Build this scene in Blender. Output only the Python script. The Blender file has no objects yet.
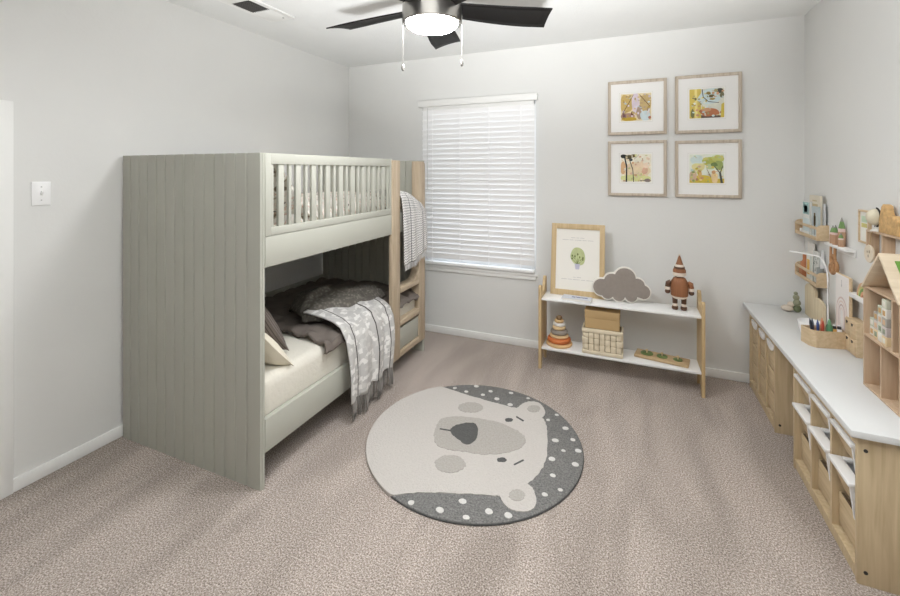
import bpy, bmesh, math, random
from mathutils import Vector, Matrix, Euler, noise
random.seed(11)
PI = math.pi
SC = bpy.context.scene
COL = SC.collection

# ---------------------------------------------------------------- materials
def lin(c):
    return tuple(((v/255)/12.92 if v/255 <= .04045 else ((v/255+.055)/1.055)**2.4) for v in c[:3]) + (1,)

def newmat(name):
    m = bpy.data.materials.new(name); m.use_nodes = True
    nt = m.node_tree
    return m, nt, nt.nodes['Principled BSDF']

def ramp(nt, stops, interp='LINEAR'):
    r = nt.nodes.new('ShaderNodeValToRGB'); r.color_ramp.interpolation = interp
    el = r.color_ramp.elements
    while len(el) < len(stops): el.new(.5)
    for e, (p, c) in zip(el, stops): e.position = p; e.color = c
    return r

def math_node(nt, op, a, b=None):
    n = nt.nodes.new('ShaderNodeMath'); n.operation = op
    for i, v in enumerate((a, b)):
        if v is None: continue
        if isinstance(v, (int, float)): n.inputs[i].default_value = v
        else: nt.links.new(v, n.inputs[i])
    return n.outputs[0]

_pc = {}
def paint(rgb, rough=.6, var=.03, scale=6., bump=0., bscale=200., metal=0., spec=.4, name='paint'):
    key = (rgb, rough, var, scale, bump, bscale, metal, spec)
    if key in _pc: return _pc[key]
    m, nt, b = newmat(name)
    b.inputs['Roughness'].default_value = rough; b.inputs['Metallic'].default_value = metal
    b.inputs['Specular IOR Level'].default_value = spec
    tc = nt.nodes.new('ShaderNodeTexCoord')
    n = nt.nodes.new('ShaderNodeTexNoise'); n.inputs['Scale'].default_value = scale; n.inputs['Detail'].default_value = 3
    nt.links.new(tc.outputs['Object'], n.inputs['Vector'])
    c = lin(rgb)
    r = ramp(nt, [(.25, tuple(v*(1-var) for v in c[:3])+(1,)), (.75, tuple(min(1, v*(1+var)) for v in c[:3])+(1,))])
    nt.links.new(n.outputs['Fac'], r.inputs['Fac']); nt.links.new(r.outputs['Color'], b.inputs['Base Color'])
    if bump:
        n2 = nt.nodes.new('ShaderNodeTexNoise'); n2.inputs['Scale'].default_value = bscale; n2.inputs['Detail'].default_value = 2
        nt.links.new(tc.outputs['Object'], n2.inputs['Vector'])
        bp = nt.nodes.new('ShaderNodeBump'); bp.inputs['Strength'].default_value = bump; bp.inputs['Distance'].default_value = .004
        nt.links.new(n2.outputs['Fac'], bp.inputs['Height']); nt.links.new(bp.outputs['Normal'], b.inputs['Normal'])
    _pc[key] = m
    return m

def wood(name, c1, c2, axis='z', rough=.5, scale=1.):
    m, nt, b = newmat(name); b.inputs['Roughness'].default_value = rough; b.inputs['Specular IOR Level'].default_value = .3
    def soft(c):
        g = .3*c[0]+.55*c[1]+.15*c[2]; return tuple(v*.70+g*.30 for v in c)
    c1, c2 = soft(c1), soft(c2)
    tc = nt.nodes.new('ShaderNodeTexCoord'); mp = nt.nodes.new('ShaderNodeMapping')
    s = [26*scale]*3; s['xyz'.index(axis)] = 1.6*scale
    mp.inputs['Scale'].default_value = s
    nt.links.new(tc.outputs['Object'], mp.inputs['Vector'])
    n = nt.nodes.new('ShaderNodeTexNoise'); n.inputs['Scale'].default_value = 2.2; n.inputs['Detail'].default_value = 6
    n.inputs['Distortion'].default_value = .6
    nt.links.new(mp.outputs['Vector'], n.inputs['Vector'])
    r = ramp(nt, [(.3, lin(c1)), (.7, lin(c2))])
    nt.links.new(n.outputs['Fac'], r.inputs['Fac']); nt.links.new(r.outputs['Color'], b.inputs['Base Color'])
    bp = nt.nodes.new('ShaderNodeBump'); bp.inputs['Strength'].default_value = .08; bp.inputs['Distance'].default_value = .002
    nt.links.new(n.outputs['Fac'], bp.inputs['Height']); nt.links.new(bp.outputs['Normal'], b.inputs['Normal'])
    return m

def carpet_mat():
    m, nt, b = newmat('carpet'); b.inputs['Roughness'].default_value = 1; b.inputs['Specular IOR Level'].default_value = .05
    b.inputs['Sheen Weight'].default_value = .15
    tc = nt.nodes.new('ShaderNodeTexCoord')
    n = nt.nodes.new('ShaderNodeTexNoise'); n.inputs['Scale'].default_value = 170; n.inputs['Detail'].default_value = 5; n.inputs['Roughness'].default_value = .75
    nt.links.new(tc.outputs['Object'], n.inputs['Vector'])
    r = ramp(nt, [(.36, lin(CARPET[0])), (.5, lin(CARPET[1])), (.64, lin(CARPET[2]))])
    nt.links.new(n.outputs['Fac'], r.inputs['Fac'])
    # brushed pile: long soft bands left by a vacuum cleaner
    mp = nt.nodes.new('ShaderNodeMapping'); mp.inputs['Rotation'].default_value = (0, 0, .25); mp.inputs['Scale'].default_value = (3.6, .9, 1)
    nt.links.new(tc.outputs['Object'], mp.inputs['Vector'])
    n2 = nt.nodes.new('ShaderNodeTexNoise'); n2.inputs['Scale'].default_value = 1.3; n2.inputs['Detail'].default_value = 2.5; n2.inputs['Distortion'].default_value = .5
    nt.links.new(mp.outputs['Vector'], n2.inputs['Vector'])
    r2 = ramp(nt, [(.36, (.84, .835, .83, 1)), (.62, (1.08, 1.08, 1.08, 1))])
    nt.links.new(n2.outputs['Fac'], r2.inputs['Fac'])
    mx = nt.nodes.new('ShaderNodeMix'); mx.data_type = 'RGBA'; mx.blend_type = 'MULTIPLY'; mx.inputs[0].default_value = 1
    nt.links.new(r.outputs['Color'], mx.inputs[6]); nt.links.new(r2.outputs['Color'], mx.inputs[7])
    nt.links.new(mx.outputs[2], b.inputs['Base Color'])
    bp = nt.nodes.new('ShaderNodeBump'); bp.inputs['Strength'].default_value = .5; bp.inputs['Distance'].default_value = .010
    nt.links.new(n.outputs['Fac'], bp.inputs['Height']); nt.links.new(bp.outputs['Normal'], b.inputs['Normal'])
    return m

def emit(name, rgb, s):
    m = bpy.data.materials.new(name); m.use_nodes = True; nt = m.node_tree; nt.nodes.clear()
    e = nt.nodes.new('ShaderNodeEmission'); e.inputs['Color'].default_value = lin(rgb); e.inputs['Strength'].default_value = s
    o = nt.nodes.new('ShaderNodeOutputMaterial'); nt.links.new(e.outputs[0], o.inputs[0]); return m

def uv_cloth(name, build, rough=.95, bump=.25, bscale=260):
    """cloth whose woven pattern follows its own u (width) and v (length)"""
    m, nt, b = newmat(name); b.inputs['Roughness'].default_value = rough; b.inputs['Specular IOR Level'].default_value = .1
    tc = nt.nodes.new('ShaderNodeTexCoord'); sp = nt.nodes.new('ShaderNodeSeparateXYZ')
    nt.links.new(tc.outputs['UV'], sp.inputs[0])
    col = build(nt, tc, sp.outputs[0], sp.outputs[1])
    nt.links.new(col, b.inputs['Base Color'])
    n2 = nt.nodes.new('ShaderNodeTexNoise'); n2.inputs['Scale'].default_value = bscale
    nt.links.new(tc.outputs['Object'], n2.inputs['Vector'])
    bp = nt.nodes.new('ShaderNodeBump'); bp.inputs['Strength'].default_value = bump; bp.inputs['Distance'].default_value = .004
    nt.links.new(n2.outputs['Fac'], bp.inputs['Height']); nt.links.new(bp.outputs['Normal'], b.inputs['Normal'])
    return m

def mixc(nt, fac, a, b_):
    mx = nt.nodes.new('ShaderNodeMix'); mx.data_type = 'RGBA'
    nt.links.new(fac, mx.inputs[0])
    for i, v in ((6, a), (7, b_)):
        if isinstance(v, tuple): mx.inputs[i].default_value = v
        else: nt.links.new(v, mx.inputs[i])
    return mx.outputs[2]

CARPET = ((98, 86, 78), (168, 155, 146), (230, 221, 214))
M = {}
M['wall'] = paint((223, 223, 221), .9, .012, 3, .12, 60, name='wall_paint', spec=.1)
M['ceiling'] = paint((231, 232, 231), .95, .012, 5, .5, 85, name='textured_ceiling', spec=.05)
M['trim'] = paint((236, 236, 234), .5, .01, name='white_trim')
M['carpet'] = carpet_mat()
M['sage'] = paint((178, 178, 168), .55, .02, 5, name='sage_paint', spec=.25)
M['oakpale'] = wood('pale_oak', (180, 154, 120), (204, 180, 147), 'z')
M['oakpaleY'] = wood('pale_oak_rung', (180, 154, 120), (204, 180, 147), 'y')
M['ply'] = wood('birch_ply', (196, 158, 100), (214, 178, 120), 'z')
M['cab'] = wood('light_pine', (194, 164, 116), (216, 188, 142), 'z', .55)
M['cabY'] = wood('light_pine_rail', (198, 167, 117), (220, 191, 143), 'y', .55)
M['beech'] = wood('beech', (204, 170, 122), (224, 192, 146), 'y', .5)
M['walnutish'] = wood('warm_beech', (196, 158, 120), (214, 180, 142), 'z', .5)
M['white'] = paint((238, 238, 237), .35, .008, name='white_laminate')
M['plastic'] = paint((240, 240, 240), .35, .005, name='white_plastic')
M['nickel'] = paint((150, 147, 142), .34, .03, 3, metal=1., name='brushed_nickel')
M['darkwood'] = paint((15, 13, 12), .5, .15, 9, spec=.2, name='dark_blade')
M['gunmetal'] = paint((58, 54, 52), .35, .04, metal=.8, name='dark_metal')
M['dark'] = paint((45, 42, 40), .6, .05, name='dark')
M['slat'] = paint((247, 247, 247), .4, .005, name='blind_slat')
M['lamp'] = emit('lamp_glow', (252, 253, 255), 33)
M['cream'] = paint((218, 214, 203), .95, .03, 8, .45, 55, name='cream_sheet', spec=.1)
M['creampillow'] = paint((226, 219, 202), .95, .03, 8, .3, 90, name='cream_linen', spec=.1)
M['quilt'] = paint((116, 108, 102), .95, .10, 20, .3, 160, name='grey_brown_quilt', spec=.1)
M['cushion'] = paint((118, 109, 104), .95, .08, 20, .3, 160, name='taupe_cushion', spec=.1)
M['greycush'] = paint((150, 152, 158), .95, .05, 12, .2, 200, name='grey_cushion', spec=.1)
M['basket'] = paint((222, 210, 186), .85, .05, 25, .3, 150, name='cream_weave', spec=.15)
M['craft'] = paint((184, 156, 114), .8, .04, 12, name='craft_board', spec=.15)
M['felt'] = paint((143, 134, 127), .95, .05, 40, .3, 300, name='taupe_felt', spec=.1)

# ---------------------------------------------------------------- mesh builder
class B:
    def __init__(s): s.bm = bmesh.new(); s.mats = []; s.uv = None
    def _merge(s, t, mat):
        if mat is not None:
            if mat not in s.mats: s.mats.append(mat)
            i = s.mats.index(mat)
            for f in t.faces: f.material_index = i
        me = bpy.data.meshes.new('tmp'); t.to_mesh(me); t.free(); s.bm.from_mesh(me); bpy.data.meshes.remove(me)
    def box(s, x0, x1, y0, y1, z0, z1, bev=.0, mat=None, rot=None, seg=2):
        t = bmesh.new(); bmesh.ops.create_cube(t, size=1)
        c = Vector(((x0+x1)/2, (y0+y1)/2, (z0+z1)/2))
        bmesh.ops.scale(t, vec=(abs(x1-x0), abs(y1-y0), abs(z1-z0)), verts=t.verts)
        if bev > 0: bmesh.ops.bevel(t, geom=list(t.edges), offset=bev, segments=seg, affect='EDGES', profile=.5)
        mt = Matrix.Translation(c)
        if rot is not None: mt = mt @ Euler(rot).to_matrix().to_4x4()
        bmesh.ops.transform(t, matrix=mt, verts=t.verts); s._merge(t, mat); return s
    def prism(s, pts, axis, d0, d1, bev=0., mat=None):
        t = bmesh.new()
        def mk(a, b_, d): return {'x': (d, a, b_), 'y': (a, d, b_), 'z': (a, b_, d)}[axis]
        v0 = [t.verts.new(mk(a, b_, d0)) for a, b_ in pts]; v1 = [t.verts.new(mk(a, b_, d1)) for a, b_ in pts]
        n = len(pts)
        caps = [t.faces.new(v0[::-1]), t.faces.new(v1)]
        for i in range(n): t.faces.new((v0[i], v0[(i+1) % n], v1[(i+1) % n], v1[i]))
        bmesh.ops.recalc_face_normals(t, faces=t.faces)
        if bev > 0:
            ed = [e for f in caps for e in f.edges]
            bmesh.ops.bevel(t, geom=ed, offset=bev, segments=2, affect='EDGES', profile=.5)
        bmesh.ops.triangulate(t, faces=[f for f in t.faces if len(f.verts) > 4])
        s._merge(t, mat); return s
    def lathe(s, prof, c=(0, 0, 0), seg=28, mat=None, axis='z', cap=True):
        t = bmesh.new(); rings = []
        for r, z in prof:
            rings.append([t.verts.new((r*math.cos(2*PI*i/seg), r*math.sin(2*PI*i/seg), z)) for i in range(seg)])
        for a, b_ in zip(rings, rings[1:]):
            for i in range(seg): t.faces.new((a[i], a[(i+1) % seg], b_[(i+1) % seg], b_[i]))
        if cap:
            t.faces.new(rings[0][::-1]); t.faces.new(rings[-1])
        bmesh.ops.remove_doubles(t, verts=t.verts, dist=1e-6)
        bmesh.ops.recalc_face_normals(t, faces=t.faces)
        mt = Matrix.Translation(Vector(c))
        if axis == 'x': mt = mt @ Matrix.Rotation(PI/2, 4, 'Y')
        if axis == 'y': mt = mt @ Matrix.Rotation(-PI/2, 4, 'X')
        bmesh.ops.transform(t, matrix=mt, verts=t.verts); s._merge(t, mat); return s
    def ball(s, c, r, sc=(1, 1, 1), mat=None, seg=20):
        t = bmesh.new(); bmesh.ops.create_uvsphere(t, u_segments=seg, v_segments=seg//2, radius=r)
        bmesh.ops.scale(t, vec=sc, verts=t.verts); bmesh.ops.translate(t, vec=c, verts=t.verts); s._merge(t, mat); return s
    def tube(s, pts, r, seg=8, mat=None):
        t = bmesh.new(); pts = [Vector(p) for p in pts]; rings = []
        n = len(pts); up = Vector((0, 0, 1))
        for i, p in enumerate(pts):
            d = (pts[min(i+1, n-1)]-pts[max(i-1, 0)]).normalized()
            a = d.cross(up)
            if a.length < 1e-3: a = d.cross(Vector((1, 0, 0)))
            a.normalize(); b_ = d.cross(a)
            rr = r[i] if isinstance(r, (list, tuple)) else r
            rings.append([t.verts.new(p+rr*(math.cos(2*PI*k/seg)*a+math.sin(2*PI*k/seg)*b_)) for k in range(seg)])
        for A, C in zip(rings, rings[1:]):
            for k in range(seg): t.faces.new((A[k], A[(k+1) % seg], C[(k+1) % seg], C[k]))
        t.faces.new(rings[0]); t.faces.new(rings[-1][::-1])
        bmesh.ops.recalc_face_normals(t, faces=t.faces); s._merge(t, mat); return s
    def torus(s, c, R, r, axis='z', a0=0, a1=2*PI, seg=28, mat=None):
        pts = []
        full = abs(a1-a0-2*PI) < 1e-6
        for i in range(seg+1):
            a = a0+(a1-a0)*i/seg; u, v = R*math.cos(a), R*math.sin(a)
            pts.append(Vector(c)+Vector({'z': (u, v, 0), 'x': (0, u, v), 'y': (u, 0, v)}[axis]))
        t = bmesh.new(); rings = []; ax = Vector({'z': (0, 0, 1), 'x': (1, 0, 0), 'y': (0, 1, 0)}[axis])
        for p in pts:
            o = (p-Vector(c)).normalized()
            rings.append([t.verts.new(p+r*(math.cos(2*PI*k/10)*o+math.sin(2*PI*k/10)*ax)) for k in range(10)])
        for A, C in zip(rings, rings[1:]):
            for k in range(10): t.faces.new((A[k], A[(k+1) % 10], C[(k+1) % 10], C[k]))
        if not full: t.faces.new(rings[0]); t.faces.new(rings[-1][::-1])
        else: bmesh.ops.remove_doubles(t, verts=t.verts, dist=1e-5)
        bmesh.ops.recalc_face_normals(t, faces=t.faces); s._merge(t, mat); return s
    def poly(s, pts, mat=None):
        t = bmesh.new(); f = t.faces.new([t.verts.new(p) for p in pts])
        bmesh.ops.triangulate(t, faces=[f]); s._merge(t, mat); return s
    def grid(s, fn, nu, nv, mat=None):
        if mat is not None and mat not in s.mats: s.mats.append(mat)
        uv = s.bm.loops.layers.uv.verify()
        vs = [[s.bm.verts.new(fn(i/nu, j/nv)) for j in range(nv+1)] for i in range(nu+1)]
        for i in range(nu):
            for j in range(nv):
                f = s.bm.faces.new((vs[i][j], vs[i+1][j], vs[i+1][j+1], vs[i][j+1]))
                f.material_index = s.mats.index(mat) if mat is not None else 0
                for l, (a, b_) in zip(f.loops, ((i, j), (i+1, j), (i+1, j+1), (i, j+1))): l[uv].uv = (a/nu, b_/nv)
        return s
    def build(s, name, mat=None, parent=None, smooth=True, sub=None, solid=0.):
        off = parent_loc(parent)
        if off.length: bmesh.ops.translate(s.bm, vec=-off, verts=s.bm.verts)
        me = bpy.data.meshes.new(name); s.bm.to_mesh(me); s.bm.free()
        for m_ in (s.mats or [mat]): me.materials.append(m_)
        o = bpy.data.objects.new(name, me); COL.objects.link(o)
        if parent is not None: o.parent = parent
        if smooth:
            me.polygons.foreach_set('use_smooth', [True]*len(me.polygons)); me.set_sharp_from_angle(angle=math.radians(38))
        if solid:
            md = o.modifiers.new('thickness', 'SOLIDIFY'); md.thickness = solid; md.offset = 0
        if sub:
            md = o.modifiers.new('smooth', 'SUBSURF'); md.levels = sub; md.render_levels = sub
        return o

def parent_loc(p):
    """parts are authored in the thing's frame of a root placed without rotation: world point minus the root's place"""
    v = Vector((0, 0, 0))
    while p is not None:
        if not p.get('local'): v += p.location
        p = p.parent
    return v

def tag(o, label, cat, group=None, kind=None):
    o['label'] = label; o['category'] = cat
    if group: o['group'] = group
    if kind: o['kind'] = kind
    return o

def thing(name, label, cat, loc=(0, 0, 0), group=None, local=False):
    """an Empty at the thing's base; local=True when its parts are written around its own origin (to be copied or turned)"""
    o = bpy.data.objects.new(name, None); COL.objects.link(o); o.location = loc; o.empty_display_size = .05
    if local: o['local'] = 1
    return tag(o, label, cat, group)

def one(b, name, label, cat, loc=(0, 0, 0), mat=None, group=None, **kw):
    """a thing that is one mesh, written in world coordinates and given its origin at loc"""
    L = Vector(loc); bmesh.ops.translate(b.bm, vec=-L, verts=b.bm.verts)
    o = b.build(name, mat, **kw); o.location = L
    return tag(o, label, cat, group)

def struct(b, name, mat=None, parent=None, **kw):
    o = b.build(name, mat, parent, **kw); o['kind'] = 'structure'; return o

def dup(root, loc, label, rotz=None, group=None):
    r = root.copy(); COL.objects.link(r); r.location = loc; r['label'] = label
    if rotz is not None: r.rotation_euler.z = rotz
    if group: r['group'] = group
    for ch in list(root.children):
        c = ch.copy(); COL.objects.link(c); c.parent = r
        for g in list(ch.children):
            d = g.copy(); COL.objects.link(d); d.parent = c
    return r

def ellipse(cx, cy, rx, ry, n=18, j=0.):
    return [(cx+rx*math.cos(2*PI*i/n)*(1+random.uniform(-j, j)), cy+ry*math.sin(2*PI*i/n)*(1+random.uniform(-j, j))) for i in range(n)]

def smooth_poly(pts, n=8, j=0.):
    """closed Catmull-Rom through the points, with a little fibre jitter"""
    out = []; k = len(pts)
    for i in range(k):
        p0, p1, p2, p3 = (Vector(pts[(i+d) % k]).to_2d() for d in (-1, 0, 1, 2))
        for q in range(n):
            t = q/n
            v = .5*((2*p1)+(-p0+p2)*t+(2*p0-5*p1+4*p2-p3)*t*t+(-p0+3*p1-3*p2+p3)*t**3)
            out.append((v.x+random.uniform(-j, j), v.y+random.uniform(-j, j)))
    return out

# ---------------------------------------------------------------- the room
XL, XR, YB, YF, H = -2.54, 1.03, 3.455, -2.3, 2.44
WX0, WX1, WZ0, WZ1 = -1.735, -.715, .60, 2.01          # window opening
struct(B().box(XL-.1, XR+.1, YF-.1, YB+.1, -.1, 0), 'floor', M['carpet'], smooth=False)
struct(B().box(XL-.1, XR+.1, YF-.1, YB+.1, H, H+.1), 'ceiling', M['ceiling'], smooth=False)
struct(B().box(XL-.1, XL, YF, YB, 0, H), 'wall_left', M['wall'], smooth=False)
struct(B().box(XR, XR+.1, YF, YB, 0, H), 'wall_right', M['wall'], smooth=False)
struct(B().box(XL-.1, XR+.1, YF-.1, YF, 0, H), 'wall_front', paint((98, 86, 74), .9, .02, name='low_bounce_brown'), smooth=False)  # unseen wall, set back and coloured dark to cut its bounced light
b = B()
b.box(XL-.1, WX0, YB, YB+.12, 0, H).box(WX1, XR+.1, YB, YB+.12, 0, H).box(WX0, WX1, YB, YB+.12, 0, WZ0).box(WX0, WX1, YB, YB+.12, WZ1, H)
struct(b, 'wall_back', M['wall'], smooth=False)
BH = .06
struct(B().box(XL, XL+.014, .99, YB, 0, BH, .004).box(XL, XL+.014, YF+.014, .08, 0, BH, .004), 'baseboard_left', M['trim'])
struct(B().box(XL+.014, XR, YB-.014, YB, 0, BH, .004), 'baseboard_back', M['trim'])
struct(B().box(XR-.014, XR, YF, YB-.014, 0, BH, .004), 'baseboard_right', M['trim'])
struct(B().box(XL, XR-.014, YF, YF+.014, 0, BH, .004), 'baseboard_front', M['trim'])
# door casing at the left end of the left wall
struct(B().box(XL, XL+.018, .90, .99, 0, 1.74, .004).box(XL, XL+.018, .08, .17, 0, 1.74, .004).box(XL, XL+.018, .17, .90, 1.65, 1.74, .004), 'trim_1', M['trim'])
dr = bpy.data.objects.new('door_1', None); COL.objects.link(dr); dr.location = (XL, .535, 0); dr['kind'] = 'structure'
db_ = B().box(XL+.001, XL+.008, .172, .898, .01, 1.648)
for (ya, yb_) in ((.25, .50), (.57, .82)):
    for (za, zb_) in ((.15, .75), (.88, 1.52)): db_.box(XL+.008, XL+.012, ya, yb_, za, zb_, .003)
struct(db_, 'door_panel', M['trim'], dr)
struct(B().lathe([(.022, .008), (.022, .014), (.010, .018), (.010, .045), (.024, .052), (.024, .068), (.010, .074)], (XL, .235, .86), 20, axis='x'), 'door_handle', M['nickel'], dr)
# window: frame, sash bar, panes, sill
wroot = bpy.data.objects.new('window_1', None); COL.objects.link(wroot); wroot.location = ((WX0+WX1)/2, YB+.08, WZ0); wroot['kind'] = 'structure'
fr = B(); y0, y1 = YB+.07, YB+.11
fr.box(WX0, WX0+.05, y0, y1, WZ0, WZ1, .004).box(WX1-.05, WX1, y0, y1, WZ0, WZ1, .004).box(WX0+.05, WX1-.05, y0, y1, WZ0, WZ0+.05, .004).box(WX0+.05, WX1-.05, y0, y1, WZ1-.05, WZ1, .004).box(WX0+.05, WX1-.05, y0, y1, 1.28, 1.33, .004)
struct(fr, 'window_frame', M['trim'], wroot)
gm, gnt, gb = newmat('window_glass'); gb.inputs['Transmission Weight'].default_value = 1; gb.inputs['Roughness'].default_value = 0; gb.inputs['IOR'].default_value = 1.1
struct(B().box(WX0+.05, WX1-.05, YB+.088, YB+.092, WZ0+.05, WZ1-.05), 'window_pane', gm, wroot, smooth=False)
struct(B().box(WX0-.02, WX1+.02, YB-.02, YB+.07, WZ0-.022, WZ0, .005).box(WX0, WX1, YB-.012, YB, WZ0-.055, WZ0-.022, .003), 'window_sill', M['trim'], wroot)

# ---------------------------------------------------------------- window blind
bl = thing('window_blind', 'closed white slatted blind hanging in the window on the back wall', 'blind', ((WX0+WX1)/2, YB, WZ0))
B().box(-1.765, -.695, YB-.045, YB-.003, 2.00, 2.055, .004).build('valance', M['trim'], bl)
B().box(WX0+.012, WX1-.012, YB-.02, YB+.03, 1.965, 2.0, .003).build('headrail', M['trim'], bl)
s = B(); z = 1.945; n = 0
while z > .66:
    s.box(WX0+.006, WX1-.006, YB-.014-.025, YB-.014+.025, z-.0014, z+.0014, .0006, rot=(math.radians(-75), 0, 0), seg=1); z -= .0435; n += 1
s.build('slats', M['slat'], bl)
B().box(WX0+.006, WX1-.006, YB-.035, YB+.012, .606, .632, .006).build('bottom_rail', M['slat'], bl)
for cx in (-1.62, -1.36, -1.10, -.83):
    B().box(cx-.003, cx+.003, YB-.041, YB-.039, .63, 1.97).build('ladder_tape', M['slat'], bl)
B().tube([(-1.665, YB-.046, 1.985), (-1.665, YB-.050, 1.5), (-1.665, YB-.050, 1.27)], .0035).build('tilt_wand', paint((205, 205, 203), .3, name='clear_wand'), bl)

# ---------------------------------------------------------------- light switch
sw = thing('light_switch', 'white wall switch plate beside the door casing on the left wall', 'switch', (XL, 1.09, 1.325))
B().box(XL, XL+.006, 1.055, 1.127, 1.27, 1.38, .0025).build('plate', M['plastic'], sw)
B().box(XL+.006, XL+.016, 1.087, 1.095, 1.318, 1.338, .002, rot=(0, .3, 0)).build('toggle', M['plastic'], sw)
for zz in (1.294, 1.356):
    B().lathe([(.003, 0), (.003, .0015)], (XL+.006, 1.091, zz), 10, axis='x').build('screw', paint((190, 190, 188), .4, name='screw'), sw)

# ---------------------------------------------------------------- ceiling vent
vt = thing('ceiling_vent', 'white ceiling air register with dark louvres near the left wall', 'vent', (-2.13, 1.93, H))
f = B(); X0, X1, Y0, Y1 = -2.245, -2.035, 1.60, 2.19; gx0, gx1, gy0, gy1 = -2.215, -2.07, 1.85, 2.01
for (a, b_, c, d) in ((X0, gx0, Y0, Y1), (gx1, X1, Y0, Y1), (gx0, gx1, Y0, gy0), (gx0, gx1, gy1, Y1)): f.box(a, b_, c, d, H-.008, H, .001)
f.build('frame', M['trim'], vt)
B().box(gx0, gx1, gy0, gy1, H-.003, H).build('duct_shadow_plate', M['dark'], vt)
l = B()
for i in range(9): 
    xx = gx0+.008+i*(gx1-gx0-.016)/8
    l.box(xx-.004, xx+.004, gy0, gy1, H-.0075, H-.0055, rot=(0, .6, 0))
for i in range(8):
    yy = gy0+.02+i*(gy1-gy0-.04)/7
    l.box(gx0, gx1, yy-.0015, yy+.0015, H-.0085, H-.007)
l.build('louvres', paint((96, 94, 91), .5, name='louvre_grey'), vt)
B().lathe([(.005, 0), (.005, .002)], (-2.10, 2.15, H-.0098), 12).build('screw', M['gunmetal'], vt)

# ---------------------------------------------------------------- ceiling fan
FX, FY = -.847, 1.78
fan = thing('ceiling_fan', 'dark five-blade ceiling fan with lit drum light and two pull chains', 'ceiling fan', (FX, FY, H))
B().lathe([(.075, H), (.075, H-.02), (.05, H-.07), (.02, H-.08)], (FX, FY, 0)).build('canopy', M['gunmetal'], fan)
B().lathe([(.013, H-.07), (.013, 2.30)], (FX, FY, 0), 16).build('downrod', M['gunmetal'], fan)
B().lathe([(.03, 2.315), (.09, 2.30), (.128, 2.265), (.134, 2.24), (.134, 2.186), (.12, 2.184)], (FX, FY, 0), 40).build('motor_housing', M['gunmetal'], fan)
B().lathe([(.136, 2.186), (.136, 2.11), (.131, 2.104), (.120, 2.106), (.118, 2.115), (.118, 2.186)], (FX, FY, 0), 48, cap=False).build('light_ring', M['nickel'], fan)
B().lathe([(.119, 2.112), (.116, 2.098), (.10, 2.086), (.07, 2.077), (.03, 2.073), (.0005, 2.0725)], (FX, FY, 0), 40).build('lamp_glass', M['lamp'], fan)
for k in range(5):
    a = math.radians((35, 105.6, 173.5, 249.6, 321.6)[k])
    t = bmesh.new()
    rows = []; N = 14
    for i in range(N+1):
        q = i/N; r = .10+q*.475
        w = .056+.022*min(1, q*1.25)+.004*math.sin(q*PI)
        row = []
        for jj in range(7):
            sgn = -1+jj/3
            yy = w*sgn + .012*math.sin(q*PI*.9)
            camber = .006*(1-sgn*sgn)
            ex = .012*(sgn) if i == N else 0
            row.append(t.verts.new((r+ex, yy, camber)))
        rows.append(row)
    for i in range(N):
        for jj in range(6): t.faces.new((rows[i][jj], rows[i+1][jj], rows[i+1][jj+1], rows[i][jj+1]))
    mt = Matrix.Translation((FX, FY, 2.178)) @ Matrix.Rotation(a, 4, 'Z') @ Matrix.Rotation(math.radians(-13), 4, 'X')
    bmesh.ops.transform(t, matrix=mt, verts=t.verts)
    bb = B(); bb._merge(t, M['darkwood']); bb.build('fan_blade', None, fan, solid=.006)
for (cx, cy, zt, zb) in ((-.974, 1.735, 2.13, 1.92), (-.722, 1.838, 2.15, 1.94)):
    ch = B().tube([(cx, cy, zt), (cx, cy, zb)], .0013, 6).build('pull_chain', M['nickel'], fan)
    B().lathe([(.002, zb+.004), (.005, zb-.002), (.0075, zb-.014), (.0065, zb-.024), (.002, zb-.028)], (cx, cy, 0), 14).build('knob', M['nickel'], ch)

# ---------------------------------------------------------------- bunk bed
bed = thing('bunk_bed', 'sage painted plank-ended bunk bed with an oak ladder against left wall', 'bunk bed', (-2.03, 2.25, 0))
BX0, BX1, BY0, BY1, BT = -2.52, -1.522, 1.427, 3.065, 1.512
def end_panel(name, y0, y1):
    e = B(); n = 14; x1 = BX1-.004; stile = .085
    e.box(BX0, BX1, y0+.009, y1-.009, 0, BT)
    w = (x1-stile-BX0)/(n-1)
    xs = [(BX0+i*w, BX0+(i+1)*w) for i in range(n-1)]+[(x1-stile, BX1)]
    for (a, c) in xs:
        pts = [(a+.0020, y0+.008), (a+.0062, y0), (c-.0062, y0), (c-.0020, y0+.008), (c-.0020, y1-.008), (c-.0062, y1), (a+.0062, y1), (a+.0020, y1-.008)]
        e.prism(pts, 'z', .0, BT)
    return e.build(name, M['sage'], bed, smooth=False)
end_panel('end_panel', BY0, BY0+.026); end_panel('end_panel', BY1-.026, BY1)
RX0, RX1 = -1.552, -1.524; YA, YE = BY0+.026, 2.556
g = B(); g.box(RX0, RX1, YA, YA+.034, 1.133, BT, .002).box(RX0, RX1, YE-.02, YE, 1.133, BT, .002)
g.box(RX0, RX1, YA+.034, YE-.02, 1.462, BT, .002).box(RX0, RX1, YA+.034, YE-.02, 1.133, 1.170, .002)
g.build('guard_frame', M['sage'], bed)
for i in range(19):
    w = .0175 if i % 2 else .0085
    yy = YA+.046+i*(YE-.035-YA-.046)/18
    B().box(RX0+.006, RX1-.006, yy-w, yy+w, 1.168, 1.464, .002).build('guard_slat', M['sage'], bed)
B().box(RX0, RX1, YA, BY1-.026, .992, 1.131, .003).build('side_rail', M['sage'], bed)
B().box(RX0, RX1, YA, BY1-.026, .155, .305, .003).build('side_rail', M['sage'], bed)
for z0, z1 in ((.155, .52), (.97, 1.16)):
    B().box(BX0, BX0+.025, YA, BY1-.026, z0, z1, .003).build('back_rail', M['sage'], bed)
B().box(BX0+.025, RX0, YA, BY1-.026, .235, .255).build('mattress_base', M['sage'], bed)
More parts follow.
